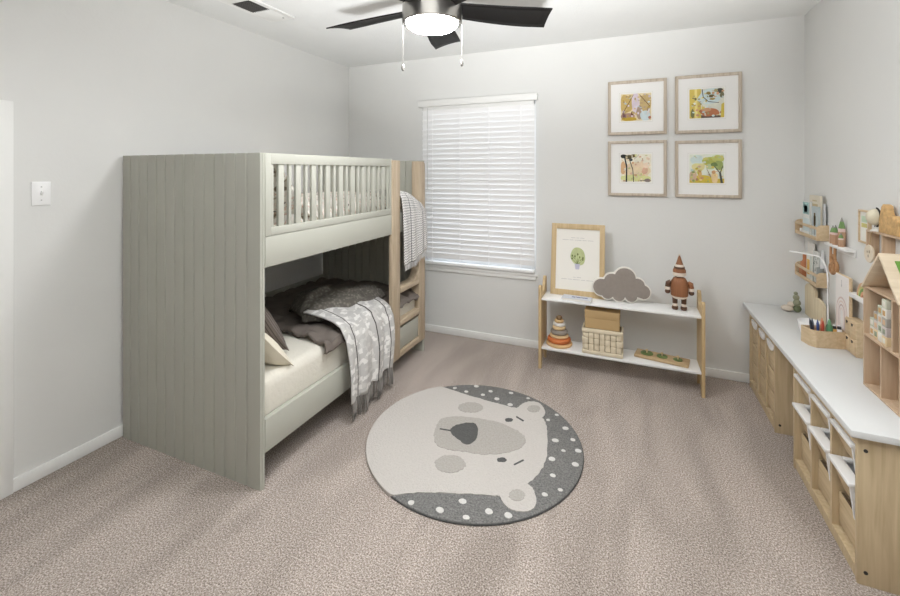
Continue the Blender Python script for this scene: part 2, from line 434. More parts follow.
B().box(BX0+.025, RX0, YA, BY1-.026, 1.0, 1.02).build('mattress_base', M['sage'], bed)
# ladder
lad = B().box(-1.548, -1.516, 2.556, 2.664, .10, 1.505, .006).build('ladder_post', M['oakpale'], bed)
pr = [(2.955, .10), (3.06, .10), (3.06, 1.47)] + [(3.06-.035+.035*math.cos(a), 1.47+.035*math.sin(a)) for a in (PI/8, PI/4, 3*PI/8, PI/2)] + [(2.955, 1.505)]
B().prism(pr, 'x', -1.582, -1.516, .004).build('ladder_post', M['oakpale'], bed)
for z0, z1 in ((.105, .15), (.325, .368), (.56, .602)):
    B().box(-1.592, -1.514, 2.664, 2.955, z0, z1, .005).build('rung', M['oakpaleY'], bed)
# rounded lower corners of the top opening
def fillet(yc, sgn, z0=.602, r=.10):
    p = [(yc, z0), (yc+sgn*r, z0)]+[(yc+sgn*(r-r*math.sin(a)), z0+r-r*math.cos(a)) for a in [i*PI/16 for i in range(1, 9)]]
    return p
B().prism(fillet(2.955, -1), 'x', -1.582, -1.516, .002).build('corner_block', M['oakpale'], bed)

# ---------------------------------------------------------------- mattresses and bedding
one(B().box(-2.47, -1.556, 1.462, 3.03, .256, .468, .05, seg=5), 'mattress', 'cream sheeted mattress on the lower bunk', 'mattress', (-2.0, 2.25, .256), M['cream'])
one(B().box(-2.47, -1.556, 1.462, 3.03, 1.021, 1.15, .03, seg=4), 'mattress', 'mattress of the upper bunk behind the slatted guard rail', 'mattress', (-2.0, 2.25, 1.021), M['cream'])

def pillow(w, h, t, ear=.12, seed=0, wr=.006):
    """local pillow: x width, y height, z thickness; two faces meeting in a seam"""
    b = B(); n = 18
    for side in (1, -1):
        def fn(u, v, side=side):
            a, c = 2*u-1, 2*v-1
            pinch = 1-ear*((1-a*a)*.5*abs(c)**2+(1-c*c)*.5*abs(a)**2)
            prof = max(0, (1-abs(a)**2.6)*(1-abs(c)**2.6))**.55
            k = noise.noise(Vector((a*2.2+seed, c*2.2, side)))*wr*prof
            return Vector((a*w/2*pinch, c*h/2*pinch, side*(t/2*prof)+k))
        if side == 1: b.grid(fn, n, n)
        else: b.grid(lambda u, v: fn(1-u, v), n, n)
    bmesh.ops.remove_doubles(b.bm, verts=b.bm.verts, dist=1e-5)
    bmesh.ops.recalc_face_normals(b.bm, faces=b.bm.faces)
    return b
def place_pillow(name, label, mat, size, loc, rot, seed, cat='cushion'):
    o = pillow(*size, seed=seed).build(name, mat); o.location = loc; o.rotation_euler = [math.radians(r) for r in rot]
    return tag(o, label, cat)

# ribbed taupe cushion
def ribs(nt, tc, u, v):
    a = math_node(nt, 'MULTIPLY', u, 46.0); fr_ = math_node(nt, 'FRACT', a); lt = math_node(nt, 'LESS_THAN', fr_, .35)
    return mixc(nt, lt, lin((124, 115, 109)), lin((92, 85, 81)))
M['ribbed'] = uv_cloth('ribbed_taupe', ribs)
place_pillow('cushion', 'dark taupe ribbed cushion leaning at the head of the lower bunk', M['ribbed'], (.40, .36, .14), (-1.875, 1.675, .632), (122, 0, -6), 1)
place_pillow('pillow', 'cream linen pillow at the front corner of the lower bunk', M['creampillow'], (.42, .31, .11), (-1.765, 1.572, .575), (131, 0, -4), 5, 'pillow')

# upper bunk textiles
def strokes(nt, tc, u, v):
    n = nt.nodes.new('ShaderNodeTexNoise'); n.inputs['Scale'].default_value = 7; n.inputs['Detail'].default_value = 1; n.inputs['Distortion'].default_value = 1.2
    mp = nt.nodes.new('ShaderNodeMapping'); mp.inputs['Rotation'].default_value = (0, 0, .6); mp.inputs['Scale'].default_value = (1, 2.4, 1)
    nt.links.new(tc.outputs['Object'], mp.inputs['Vector']); nt.links.new(mp.outputs['Vector'], n.inputs['Vector'])
    r = ramp(nt, [(0, lin((132, 122, 106))), (.34, lin((186, 178, 162))), (.40, lin((232, 228, 220))), (.52, lin((234, 230, 224))), (.56, lin((228, 206, 192))), (.59, lin((200, 166, 146))), (.61, lin((232, 228, 220))), (.72, lin((90, 84, 78)))], 'CONSTANT')
    nt.links.new(n.outputs['Fac'], r.inputs['Fac']); return r.outputs['Color']
M['strokes'] = uv_cloth('brush_stroke_cotton', strokes)
def duvet(u, v):
    x = -2.44+.86*u; y = 1.70+1.31*v
    e = min(u, 1-u)*8; e = min(1, e); e2 = min(1, min(v, 1-v)*9)
    z = 1.155+.10*(e**.5)*(e2**.5)+.018*noise.noise(Vector((x*5, y*5, 2)))
    return Vector((x, y, z))
b = B().grid(duvet, 30, 44)
one(b, 'duvet', 'white duvet with peach and grey brush strokes on the upper bunk', 'duvet', (-2.0, 2.3, 1.15), M['strokes'], solid=.012)
place_pillow('pillow', 'white patterned pillow standing at the near end of the upper bunk', M['strokes'], (.50, .40, .13), (-1.825, 1.69, 1.335), (128, 0, 0), 9, 'pillow')
place_pillow('cushion', 'slate grey cushion standing along the wall on the upper bunk', M['greycush'], (.52, .30, .12), (-2.36, 2.0, 1.385), (80, 0, 90), 13)

# lower bunk quilt
def quilt(u, v):
    # u across (wall -> front edge and over), v along the bed
    yn = 1.78+.10*math.sin(u*3.0+.3)+.10*u
    y = yn+(2.985-yn)*v
    xx = -2.45+.918*min(1, u/.94)
    z = .487
    puff = .022*abs(math.sin(v*PI*10+u*2))**.55*abs(math.sin(u*PI*7+v*1.5))**.55
    z += puff+.022*max(0, noise.noise(Vector((xx*5, y*4.2, 5))))+.012*noise.noise(Vector((xx*11, y*11, 7)))
    if u > .94:
        q = (u-.94)/.06; xx = -1.532+.008*math.sin(q*PI/2); z = z-.022-.03*q
    else:
        z -= .022*max(0, (u-.80)/.14)**2
    if v < .05: z -= .012*(1-v/.05)-.006*math.sin(u*90)*(1-v/.05)
    return Vector((xx, y, z))
b = B().grid(quilt, 84, 96)
one(b, 'quilt', 'dark grey-brown quilt spread over the lower bunk mattress', 'quilt', (-2.0, 2.3, .48), M['quilt'], solid=.016)

# folded leaf-patterned blanket heap
def leafy(nt, tc, u, v):
    n = nt.nodes.new('ShaderNodeTexVoronoi'); n.inputs['Scale'].default_value = 55; n.feature = 'SMOOTH_F1'; n.inputs['Randomness'].default_value = 1
    nt.links.new(tc.outputs['Object'], n.inputs['Vector'])
    r = ramp(nt, [(.0, lin((136, 132, 124))), (.25, lin((116, 112, 105))), (.45, lin((98, 94, 88))), (1, lin((92, 88, 83)))])
    nt.links.new(n.outputs['Distance'], r.inputs['Fac']); return r.outputs['Color']
M['leafy'] = uv_cloth('leaf_print_cotton', leafy)
def heap(u, v):
    # u along the fold (left-front to right-back), v over the hump
    p = Vector((-1.91, 2.06, 0)).lerp(Vector((-1.73, 2.72, 0)), u)
    d = Vector((-.80, .46, 0)).normalized(); w = (.50-.26*u)*min(1, .5+u*4)
    k = (v-.5)*2
    hgt = (.135-.08*u)*max(0, 1-abs(k)**2.2)**.6
    hgt *= (1-abs(2*u-1)**6)*.75+.25
    nz = noise.noise(Vector((u*5, v*5, 3)))*.03+noise.noise(Vector((u*13, v*13, 8)))*.010
    q = p+d*(k*w/2+.03*math.sin(u*7))
    return Vector((q.x+.5*nz, q.y, .528+hgt+nz*.9))
b = B().grid(heap, 46, 30)
one(b, 'folded_blanket', 'dark leaf-print blanket bunched up in the middle of the lower bunk', 'blanket', (-2.0, 2.5, .5), M['leafy'], solid=.014)

# grey fringed throw, over the front edge of the lower bunk
def throwpat(nt, tc, u, v):
    cmb = nt.nodes.new('ShaderNodeCombineXYZ')
    nt.links.new(math_node(nt, 'MULTIPLY', u, 9.0), cmb.inputs[0]); nt.links.new(math_node(nt, 'MULTIPLY', v, 16.0), cmb.inputs[1])
    vo = nt.nodes.new('ShaderNodeTexVoronoi'); vo.distance = 'CHEBYCHEV'; vo.inputs['Scale'].default_value = 1.9
    nt.links.new(cmb.outputs[0], vo.inputs['Vector'])
    sp = nt.nodes.new('ShaderNodeSeparateColor'); nt.links.new(vo.outputs['Color'], sp.inputs[0])
    r = ramp(nt, [(0, lin((186, 184, 182))), (.5, lin((198, 196, 193))), (.72, lin((220, 218, 215)))], 'CONSTANT')
    nt.links.new(sp.outputs[0], r.inputs['Fac'])
    ln = ramp(nt, [(0, (0, 0, 0, 1)), (.145, (1, 1, 1, 1)), (.165, (0, 0, 0, 1)), (.57, (1, 1, 1, 1)), (.588, (0, 0, 0, 1)), (.855, (1, 1, 1, 1)), (.875, (0, 0, 0, 1))], 'CONSTANT')
    nt.links.new(u, ln.inputs['Fac'])
    return mixc(nt, ln.outputs['Color'], r.outputs['Color'], lin((84, 80, 78)))
M['throw'] = uv_cloth('grey_patch_throw', throwpat)
TPATH = [(-1.80, .572), (-1.74, .566), (-1.66, .556), (-1.58, .540), (-1.525, .515), (-1.492, .455), (-1.482, .38), (-1.478, .30), (-1.474, .22), (-1.472, .125)]
def path_at(path, t):
    L = [0]
    for a, c in zip(path, path[1:]): L.append(L[-1]+math.dist(a, c))
    d = t*L[-1]
    for i in range(len(path)-1):
        if d <= L[i+1]+1e-9:
            k = (d-L[i])/(L[i+1]-L[i]); return [path[i][q]*(1-k)+path[i+1][q]*k for q in range(len(path[0]))]
    return list(path[-1])
def throw_pt(u, v):
    x, z = path_at(TPATH, v)
    y = 1.985+.462*u
    y += (1-v)*(.015+.14*u)
    drop = max(0, min(1, (v-.45)/.3))
    fold = .010*(1+math.sin(u*PI*7+.6))*drop+.004*math.sin(u*PI*15)*drop
    x += fold+.012*drop
    z += (1-drop)*(.008*math.sin(u*9+v*5)+.003*math.sin(u*23))+(.016*(1-u)*(1-drop))
    x -= .012*(1-drop)*noise.noise(Vector((u*3, v*3, 1)))
    if v == 1: z += .012*math.sin(u*17)
    return Vector((x, y, z+.028*u*drop*v))
th = thing('throw_blanket', 'light grey patchwork throw with fringe draped over the lower bunk edge', 'throw', (-1.49, 2.28, .5))
B().grid(throw_pt, 56, 60).build('cloth', M['throw'], th, solid=.008)
fb = B(); fm = paint((152, 148, 144), .95, .12, 60, name='throw_fringe', spec=.1); fm2 = paint((120, 116, 112), .95, .12, 60, name='throw_fringe_dark', spec=.1)
for i in range(58):
    u = (i+.5)/58; p = throw_pt(u, 1); L = .105+random.uniform(-.012, .012)
    p2 = p+Vector((random.uniform(-.004, .006), random.uniform(-.006, .006), -min(L, p.z-.012)))
    fb.tube([p+Vector((0, 0, .004)), p.lerp(p2, .5)+Vector((.003, 0, 0)), p2], [.0028, .0034, .0022], 5, mat=fm if i % 3 else fm2)
fb.build('fringe', None, th)

# striped blanket over the ladder
def zig(nt, tc, u, v):
    zz = math_node(nt, 'PINGPONG', math_node(nt, 'MULTIPLY', u, 22.0), .5)
    a = math_node(nt, 'FRACT', math_node(nt, 'ADD', math_node(nt, 'MULTIPLY', v, 42.0), zz))
    lt = math_node(nt, 'LESS_THAN', a, .26)
    ln = ramp(nt, [(0, (0, 0, 0, 1)), (.30, (1, 1, 1, 1)), (.32, (0, 0, 0, 1)), (.80, (1, 1, 1, 1)), (.825, (0, 0, 0, 1))], 'CONSTANT'); nt.links.new(u, ln.inputs['Fac'])
    f = math_node(nt, 'MAXIMUM', lt, ln.outputs['Color'])
    return mixc(nt, f, lin((226, 224, 222)), lin((96, 96, 100)))
M['zigzag'] = uv_cloth('zigzag_weave', zig)
SP = [(-1.80, 1.285), (-1.70, 1.295), (-1.60, 1.300), (-1.535, 1.285), (-1.505, 1.23), (-1.496, 1.15), (-1.490, 1.0), (-1.488, .88), (-1.486, .76)]
def strip_pt(u, v):
    x, z = path_at(SP, v)
    drop = max(0, min(1, (v-.28)/.25))
    y = 2.660+(.25+.10*drop)*u
    z -= .085*u*u*(1-.3*drop)
    z += .13*u*u*max(0, (v-.3)/.7)+.02*math.sin(u*11)*max(0, v-.8)
    x += drop*(.006*math.sin(u*PI*6)+.004+.004*u)
    return Vector((x, y, z))
sb = thing('striped_blanket', 'white blanket with fine grey zigzag stripes hung over the ladder', 'blanket', (-1.5, 2.86, 1.2))
B().grid(strip_pt, 40, 60).build('cloth', M['zigzag'], sb, solid=.007)
fb = B()
for i in range(40):
    u = (i+.5)/40; p = strip_pt(u, 1); p2 = p+Vector((random.uniform(-.002, .005), random.uniform(-.004, .004), -.04+random.uniform(-.008, .008)))
    fb.tube([p+Vector((0, 0, .003)), p2], [.0026, .002], 5)
fb.build('fringe', paint((196, 195, 194), .95, .08, 60, name='blanket_fringe', spec=.1), sb)

# ---------------------------------------------------------------- bear rug
RC = Vector((-.7768, 2.1487, 0)); RR = .561
rug = thing('round_rug', 'round shaggy rug with a sleepy bear face on spotted dark grey', 'rug', (RC.x, RC.y, 0), local=True)
rg_dark = paint((122, 121, 119), 1, .40, 130, 1., 190, name='dark_grey_pile', spec=.05)
rg_white = paint((194, 189, 184), 1, .05, 110, .9, 150, name='cream_pile', spec=.05)
rg_grey = paint((172, 167, 161), 1, .12, 110, .9, 150, name='light_grey_pile', spec=.05)
rg_nose = paint((92, 92, 91), 1, .15, 120, .9, 160, name='charcoal_pile', spec=.05)
B().lathe([(RR-.006, .001), (RR-.003, .004), (RR-.003, .010), (RR-.008, .0135), (.3, .014), (.001, .014)], (0, 0, 0), 96, mat=rg_dark).build('pile_ground', None, rug)
B().torus((0, 0, .0045), RR-.003, .0035, seg=96).build('bound_edge', paint((84, 84, 83), .9, .1, 60, name='binding', spec=.1), rug)
HEAD = [(-0.375, 0.413), (-0.193, 0.381), (0.007, 0.364), (0.11, 0.353), (0.173, 0.362), (0.274, 0.337), (0.319, 0.298), (0.343, 0.239), (0.368, 0.134), (0.386, 0.003), (0.387, -0.092), (0.366, -0.178), (0.337, -0.24), (0.288, -0.313), (0.254, -0.344), (0.228, -0.357), (0.127, -0.388), (0.017, -0.428), (-0.094, -0.472), (-0.18, -0.525)]
a0 = math.atan2(-.525, -.18); a1 = math.atan2(.413, -.375)
arc = []
aa0, aa1 = a0 % (2*PI), a1 % (2*PI)          # from lower boundary round the chin to the upper boundary
for i in range(1, 60):
    a = aa0+(aa1-aa0)*i/60; arc.append(((RR+.002)*math.cos(a), (RR+.002)*math.sin(a)))
hd = []
for (p, q) in zip(HEAD, HEAD[1:]):
    for k in range(6):
        t = k/6; hd.append((p[0]*(1-t)+q[0]*t+random.uniform(-.003, .003), p[1]*(1-t)+q[1]*t+random.uniform(-.003, .003)))
def patch(pts, z1, name, mat, parent=rug, z0=.0125):
    return B().prism(pts, 'z', z0, z1, 0).build(name, mat, parent)
patch(hd+[HEAD[-1]]+arc, .0165, 'bear_head', rg_white, z0=.002)
EAR1 = [(0.146, 0.343), (0.155, 0.385), (0.167, 0.422), (0.2, 0.459), (0.248, 0.467), (0.288, 0.429), (0.309, 0.367), (0.303, 0.32), (0.272, 0.273), (0.209, 0.28)]
EAR2 = [(0.246, -0.336), (0.264, -0.37), (0.282, -0.39), (0.312, -0.403), (0.356, -0.397), (0.393, -0.37), (0.4, -0.328), (0.39, -0.286), (0.369, -0.249), (0.335, -0.233), (0.286, -0.258)]
EI1 = [(0.276, 0.402), (0.268, 0.367), (0.24, 0.348), (0.212, 0.357), (0.205, 0.389), (0.225, 0.42), (0.257, 0.425)]
EI2 = [(0.348, -0.304), (0.342, -0.335), (0.317, -0.353), (0.29, -0.345), (0.283, -0.316), (0.3, -0.288), (0.329, -0.283)]
MUZ = [(-0.218, 0.084), (-0.162, 0.128), (-0.089, 0.153), (0.034, 0.171), (0.131, 0.162), (0.214, 0.132), (0.257, 0.087), (0.265, 0.03), (0.227, -0.032), (0.171, -0.082), (0.099, -0.119), (0.006, -0.137), (-0.074, -0.155), (-0.147, -0.145), (-0.185, -0.101), (-0.214, -0.024), (-0.223, 0.039)]
NOSE = [(-0.136, 0.009), (-0.117, 0.057), (-0.068, 0.097), (-0.026, 0.104), (0.004, 0.055), (0.023, -0.025), (-0.008, -0.081), (-0.061, -0.061), (-0.111, -0.032)]
CH1 = [(-0.04, 0.283), (-0.052, 0.232), (-0.106, 0.198), (-0.163, 0.205), (-0.181, 0.249), (-0.144, 0.298), (-0.081, 0.313)]
CH2 = [(0.039, -0.219), (0.03, -0.274), (-0.022, -0.309), (-0.081, -0.299), (-0.104, -0.25), (-0.071, -0.198), (-0.006, -0.184)]
EY1 = [(0.155, 0.226), (0.145, 0.203), (0.12, 0.199), (0.114, 0.22), (0.136, 0.237)]
EY2 = [(0.212, -0.114), (0.201, -0.135), (0.175, -0.14), (0.170, -0.122), (0.193, -0.106)]
for e_, i_ in ((EAR1, EI1), (EAR2, EI2)):
    eo = patch(smooth_poly(e_, 6, .002), .0170, 'ear', rg_white)
    patch(smooth_poly(i_, 8, .003), .0185, 'inner_ear', rg_grey, eo)
patch(smooth_poly(MUZ, 6, .004), .0185, 'muzzle', rg_grey)
patch(smooth_poly(NOSE, 5, .0025), .0205, 'nose', rg_nose)
patch([(-0.193, -0.010), (-0.130, -0.001), (-0.128, -0.011), (-0.19, -0.019)], .0200, 'mouth', rg_nose)
for c_ in (CH1, CH2): patch(smooth_poly(c_, 8, .004), .0185, 'cheek', rg_grey)
for c_ in (EY1, EY2): patch(smooth_poly(c_, 5, .002), .0185, 'eye', rg_nose)
for c_ in ([(0.163, 0.272), (0.214, 0.246), (0.212, 0.234), (0.165, 0.259)], [(0.252, -0.131), (0.286, -0.079), (0.292, -0.086), (0.257, -0.137)]): patch(c_, .0185, 'eyebrow', rg_nose)
DOTS = [(-0.287, 0.432), (-0.166, 0.51), (-0.06, 0.484), (-0.091, 0.424), (0.004, 0.413), (0.067, 0.516), (0.098, 0.38), (0.181, 0.495), (0.375, 0.38), (0.338, 0.31), (0.441, 0.267), (0.405, 0.137), (0.49, 0.179), (0.458, 0.069), (0.526, 0.098), (0.415, -0.017), (0.526, -0.012), (0.438, -0.131), (0.484, -0.209), (0.425, -0.263), (-0.09, -0.533), (0.039, -0.521), (0.153, -0.513), (0.11, -0.44), (0.229, -0.448), (0.308, -0.435), (-0.203, 0.420)]
spm = paint((206, 204, 200), 1, .05, 100, .8, 150, name='spot_pile', spec=.05)
for (x, y) in DOTS:
    r = random.choice((.011, .014, .017))
    B().prism(smooth_poly(ellipse(x, y, r, r*.9, 6, .12), 3), 'z', .0125, .0155).build('spot', spm, rug)

# ---------------------------------------------------------------- low shelf by the back wall
SX0, SX1, SY0, SY1 = -.625, .425, 3.105, 3.335
sh = thing('low_shelf', 'low two-tier shelf with white boards and wooden sides below the framed pictures', 'shelf', (-.1, 3.22, 0))
prof = [(SY0, 0), (SY0+.035, 0), (SY0+.075, .10), (SY1-.075, .10), (SY1-.03, 0), (SY1, 0), (SY1, .60)]
prof += [(SY1-.03+.03*math.cos(a), .60+.03*math.sin(a)) for a in (PI/6, PI/3, PI/2, 2*PI/3, 5*PI/6)]
prof += [(SY1-.075, .575), (SY1-.10, .545), (SY0+.09, .535), (SY0+.05, .555)]
prof += [(SY0+.022+.022*math.cos(a), .578+.022*math.sin(a)) for a in (PI/6, PI/3, PI/2, 2*PI/3, 5*PI/6)] + [(SY0, .578)]
B().prism(prof, 'x', SX0, SX0+.020, .002).build('side_panel', M['ply'], sh)
B().prism(prof, 'x', SX1-.020, SX1, .002).build('side_panel', M['ply'], sh)
for zt in (.506, .152):
    B().box(SX0+.020, SX1-.020, SY0+.012, SY1-.012, zt-.013, zt, .002).build('shelf_board', M['white'], sh)
ZT, ZL = .506, .152

# framed print leaning on the wall
M['ply2'] = wood('light_ply_frame', (200, 164, 106), (216, 182, 126), 'z')
pf = thing('framed_print', 'wooden frame with a potted plant print leaning on the low shelf', 'picture', (-.375, 3.285, ZT), local=True)
PW, PH, T = .385, .53, .018; fw = .036
fbm = B()
fbm.box(-PW/2, -PW/2+fw, 0, T, 0, PH, .002).box(PW/2-fw, PW/2, 0, T, 0, PH, .002).box(-PW/2+fw, PW/2-fw, 0, T, 0, fw+.006, .002).box(-PW/2+fw, PW/2-fw, 0, T, PH-fw-.004, PH, .002)
fbm.build('frame', M['ply2'], pf)
B().box(-PW/2+fw-.003, PW/2-fw+.003, .008, .014, .03, PH-.03).build('paper', paint((236, 233, 226), .9, .01, name='paper', spec=.1), pf)
pr_ = B(); yy = .0075
def flat(b_, pts, mat, y): b_.poly([(x, y, z) for x, z in pts], mat)
gblob = paint((190, 198, 150), .9, .12, 30, name='green_wash', spec=.1); gdark = paint((112, 122, 74), .9, .2, 30, name='leaf_green', spec=.1)
lilac = paint((198, 196, 214), .9, .05, 30, name='lilac_wash', spec=.1); inkgrey = paint((176, 174, 176), .9, .05, name='ink_grey', spec=.1)
flat(pr_, smooth_poly([(-.05, .30), (-.03, .345), (.005, .355), (.04, .335), (.055, .285), (.045, .24), (.015, .225), (-.02, .235), (-.045, .265)], 5), gblob, yy)
for (x, z, a, L) in ((0, .232, .3, .055), (0, .232, -.3, .06), (.005, .232, .75, .05), (-.004, .235, -.75, .05), (.002, .235, 0, .07), (.018, .26, .8, .03), (-.018, .27, -.7, .03)):
    p = Vector((x, z)); d = Vector((math.sin(a), math.cos(a))); nrm = Vector((d.y, -d.x))*.0022
    flat(pr_, [p-nrm, p+d*L, p+nrm], gdark, yy-.0004)
    q = p+d*L; flat(pr_, ellipse(q.x, q.y, .0055, .0085, 8), gdark, yy-.0006)
flat(pr_, [(-.019, .235), (.019, .235), (.013, .195), (-.013, .195)], lilac, yy-.0005)
pr_.build('plant_print', None, pf, smooth=False)
for z, ws in ((.425, (.03, .02, .03)), (.408, (.045, .03, .05, .03, .04)), (.135, (.02, .03)), (.118, (.04, .03, .05, .03, .05))):
    x = -(sum(ws)+.007*(len(ws)-1))/2; cp_ = B()
    for w in ws:
        flat(cp_, [(x, z), (x+w, z), (x+w, z+.0022), (x, z+.0022)], inkgrey, yy); x += w+.007
    cp_.build('caption_line', None, pf, smooth=False)
pf.rotation_euler = (math.radians(-9), 0, math.radians(0))
pf.location = (-.375, 3.262, ZT+.001)

# cloud cushion
cl = thing('cloud_ornament', 'taupe cloud-shaped ornament with a white rim on the low shelf', 'ornament', (-.075, 3.235, ZT), local=True)
def cloud(k, o=0):
    circ = [(-.115, .085, .062), (-.05, .128, .058), (.03, .155, .072), (.105, .115, .050), (.135, .075, .052), (.065, .045, .045), (-.01, .043, .046), (-.08, .050, .045)]
    pts = []
    for i in range(160):
        a = 2*PI*i/160; d = Vector((math.cos(a), math.sin(a))); c0 = Vector((0, .088)); best = 0
        for x, z, r in circ:
            rel = c0-Vector((x, z)); bq = rel.dot(d); cq = rel.dot(rel)-(r+o)**2; disc = bq*bq-cq
            if disc > 0: best = max(best, -bq+math.sqrt(disc))
        q = c0+d*best; pts.append((q.x*k, q.y*k))
    return pts
B().prism(cloud(1.07, 0), 'y', 0, .045, .004).build('rim', paint((226, 222, 214), .9, .02, name='white_rim', spec=.15), cl)
B().prism(cloud(1.07, -.0075), 'y', -.004, .004, .002).build('felt_front', M['felt'], cl)
zmin = min(p[1] for p in cloud(1.07, 0))
cl.location = (-.075, 3.235, ZT+.001-zmin); cl.rotation_euler = (math.radians(-8), 0, math.radians(4))

# wooden elf figure
el = thing('wooden_figure', 'brown wooden figure with a striped pointed hat on the low shelf', 'toy figure', (.29, 3.215, ZT))
ex, ey = .29, 3.215; z0 = ZT
brown = wood('rust_wood', (150, 84, 44), (172, 102, 56), 'z'); dbrown = wood('dark_wood_toy', (92, 58, 38), (112, 72, 48), 'z'); pale = paint((226, 214, 200), .7, .03, name='pale_wood', spec=.2)
for sx in (-1, 1):
    x = ex+sx*.026
    B().lathe([(.014, z0+.001), (.019, z0+.008), (.019, z0+.022), (.015, z0+.026)], (x, ey, 0), 18, dbrown).build('boot', None, el)
    lg = B(); lg.lathe([(.014, z0+.026), (.015, z0+.044)], (x, ey, 0), 18, pale).lathe([(.015, z0+.044), (.016, z0+.082)], (x, ey, 0), 18, dbrown); lg.build('leg', None, el)
bd = B().lathe([(.044, z0+.094), (.052, z0+.10), (.053, z0+.155), (.049, z0+.19), (.036, z0+.214), (.018, z0+.222)], (ex, ey, 0), 28, brown)
bd.lathe([(.036, z0+.080), (.046, z0+.086), (.046, z0+.096), (.040, z0+.098)], (ex, ey, 0), 28, pale); bd.build('body', None, el)
B().lathe([(.02, z0+.222), (.036, z0+.228), (.041, z0+.245), (.040, z0+.252), (.02, z0+.252)], (ex, ey, 0), 24, pale).lathe([(.039, z0+.252), (.0385, z0+.268), (.034, z0+.276), (.01, z0+.277)], (ex, ey, 0), 24, brown).build('head', None, el)
hb = B(); hb.lathe([(.033, z0+.276), (.031, z0+.290)], (ex, ey, 0), 24, dbrown).lathe([(.029, z0+.290), (.024, z0+.304)], (ex, ey, 0), 24, pale).lathe([(.022, z0+.304), (.012, z0+.338), (.004, z0+.364)], (ex, ey, 0), 24, brown).ball((ex, ey, z0+.367), .006, mat=pale)
hb.build('hat', None, el)
for sx in (-1, 1):
    x = ex+sx*.066
    ab = B(); ab.tube([(ex+sx*.05, ey, z0+.185), (x, ey, z0+.176), (x+sx*.004, ey, z0+.15)], [.014, .017, .016], 14, brown if sx > 0 else dbrown).lathe([(.0175, z0+.132), (.0175, z0+.15)], (x+sx*.004, ey, 0), 16, pale).ball((x+sx*.004, ey, z0+.119), .017, (1, 1, .95), dbrown)
    ab.build('arm', None, el)

# white book with blue ink mark, blue pencil
bk = thing('book', 'white hardback lying on the low shelf in front of the print', 'book', (-.385, 3.165, ZT), local=True)
B().box(-.10, .10, -.043, .043, .001, .003, .001).box(-.10, .10, -.043, .043, .020, .023, .001).box(-.1, -.097, -.043, .043, .001, .023, .001).build('cover', paint((206, 209, 216), .5, .02, name='book_cover'), bk)
B().box(-.096, .098, -.041, .041, .003, .020).build('pages', paint((236, 234, 228), .9, .02, 90, name='pages'), bk)
ink = paint((66, 72, 132), .6, .1, name='blue_ink'); ib = B(); random.seed(4)
for i in range(9):
    x = -.035+i*.012
    ib.poly([(x, -.006+random.uniform(-.008, .004), .0234), (x+.014, -.008+random.uniform(-.006, .004), .0234), (x+.012, .006+random.uniform(-.004, .006), .0234), (x+.001, .004, .0234)], ink)
ib.build('cover_mark', None, bk, smooth=False)
bk.rotation_euler.z = math.radians(-4); bk.location = (-.362, 3.165, ZT)

# stacking rings
rx, ry = -.495, 3.222
st = thing('stacking_ring_toy', 'wooden cone of stacked rings at the left of the lower shelf', 'stacking toy', (rx, ry, ZL))
ringc = [((216, 178, 130), .094, .024), ((196, 112, 62), .084, .034), ((218, 186, 142), .068, .022), ((142, 134, 126), .062, .034), ((218, 190, 148), .048, .026), ((222, 220, 216), .045, .024), ((212, 180, 132), .034, .02)]
z = ZL
for c, r, hgt in ringc:
    pts = [(r-hgt*.4, z+.001)]+[(r-hgt*.45+hgt*.45*math.cos(a), z+hgt/2+hgt/2*math.sin(a)) for a in (-1.0, -.5, 0, .5, 1.0)]+[(r-hgt*.45, z+hgt-.0005)]
    B().lathe(pts, (rx, ry, 0), 32).build('ring', paint(c, .6, .06, 14, name='ring_paint'), st); z += hgt
B().ball((rx, ry, z+.012), .022, (1, 1, .85), paint((134, 108, 78), .5, .1, 20, name='top_ball')).build('top_ball', None, st)

# woven basket and box inside
bx0, bx1, by0, by1 = -.318, -.062, 3.13, 3.255
bs = thing('woven_basket', 'cream woven basket on the lower shelf', 'basket', ((bx0+bx1)/2, (by0+by1)/2, ZL), local=False)
w = B(); hgt = .178; zb_ = ZL+.002
w.box(bx0+.004, bx1-.004, by0+.004, by1-.004, zb_, zb_+.008)
for (a, c, d, e) in ((bx0+.005, bx1-.005, by0+.006, by0+.010), (bx0+.005, bx1-.005, by1-.010, by1-.006), (bx0+.006, bx0+.010, by0+.005, by1-.005), (bx1-.010, bx1-.006, by0+.005, by1-.005)): w.box(a, c, d, e, zb_, zb_+hgt)
w.build('shell', paint((160, 146, 122), .9, .05, 25, name='weave_core', spec=.1), bs)
w = B()
rows = ((.042, .082), (.088, .128)); n = 7
for r_, (a, c) in enumerate(((.030, .072), (.074, .112), (.114, .150))):
    for i in range(n):
        x0 = bx0+.002+i*(bx1-bx0-.004)/n; x1 = x0+(bx1-bx0-.004)/n
        out = (i+r_) % 2
        w.box(x0+.002, x1-.002, by0-(.006 if out else -.001), by0+.010, ZL+a, ZL+c, .004)
    for i in range(4):
        y0_ = by0+.002+i*(by1-by0-.004)/4; y1_ = y0_+(by1-by0-.004)/4; out = (i+r_) % 2
        w.box(bx1-.010, bx1+(.006 if out else -.001), y0_+.002, y1_-.002, ZL+a, ZL+c, .004); w.box(bx0-(.006 if out else -.001), bx0+.010, y0_+.002, y1_-.002, ZL+a, ZL+c, .004)
w.build('weave', M['basket'], bs)
w = B()
for za, zc in ((.004, .029), (.152, .180)):
    for (a, c, d, e) in ((bx0-.005, bx1+.005, by0-.006, by0+.006), (bx0-.005, bx1+.005, by1-.006, by1+.006), (bx0-.006, bx0+.006, by0, by1), (bx1-.006, bx1+.006, by0, by1)): w.box(a, c, d, e, ZL+za, ZL+zc, .005)
w.build('rim', M['basket'], bs)
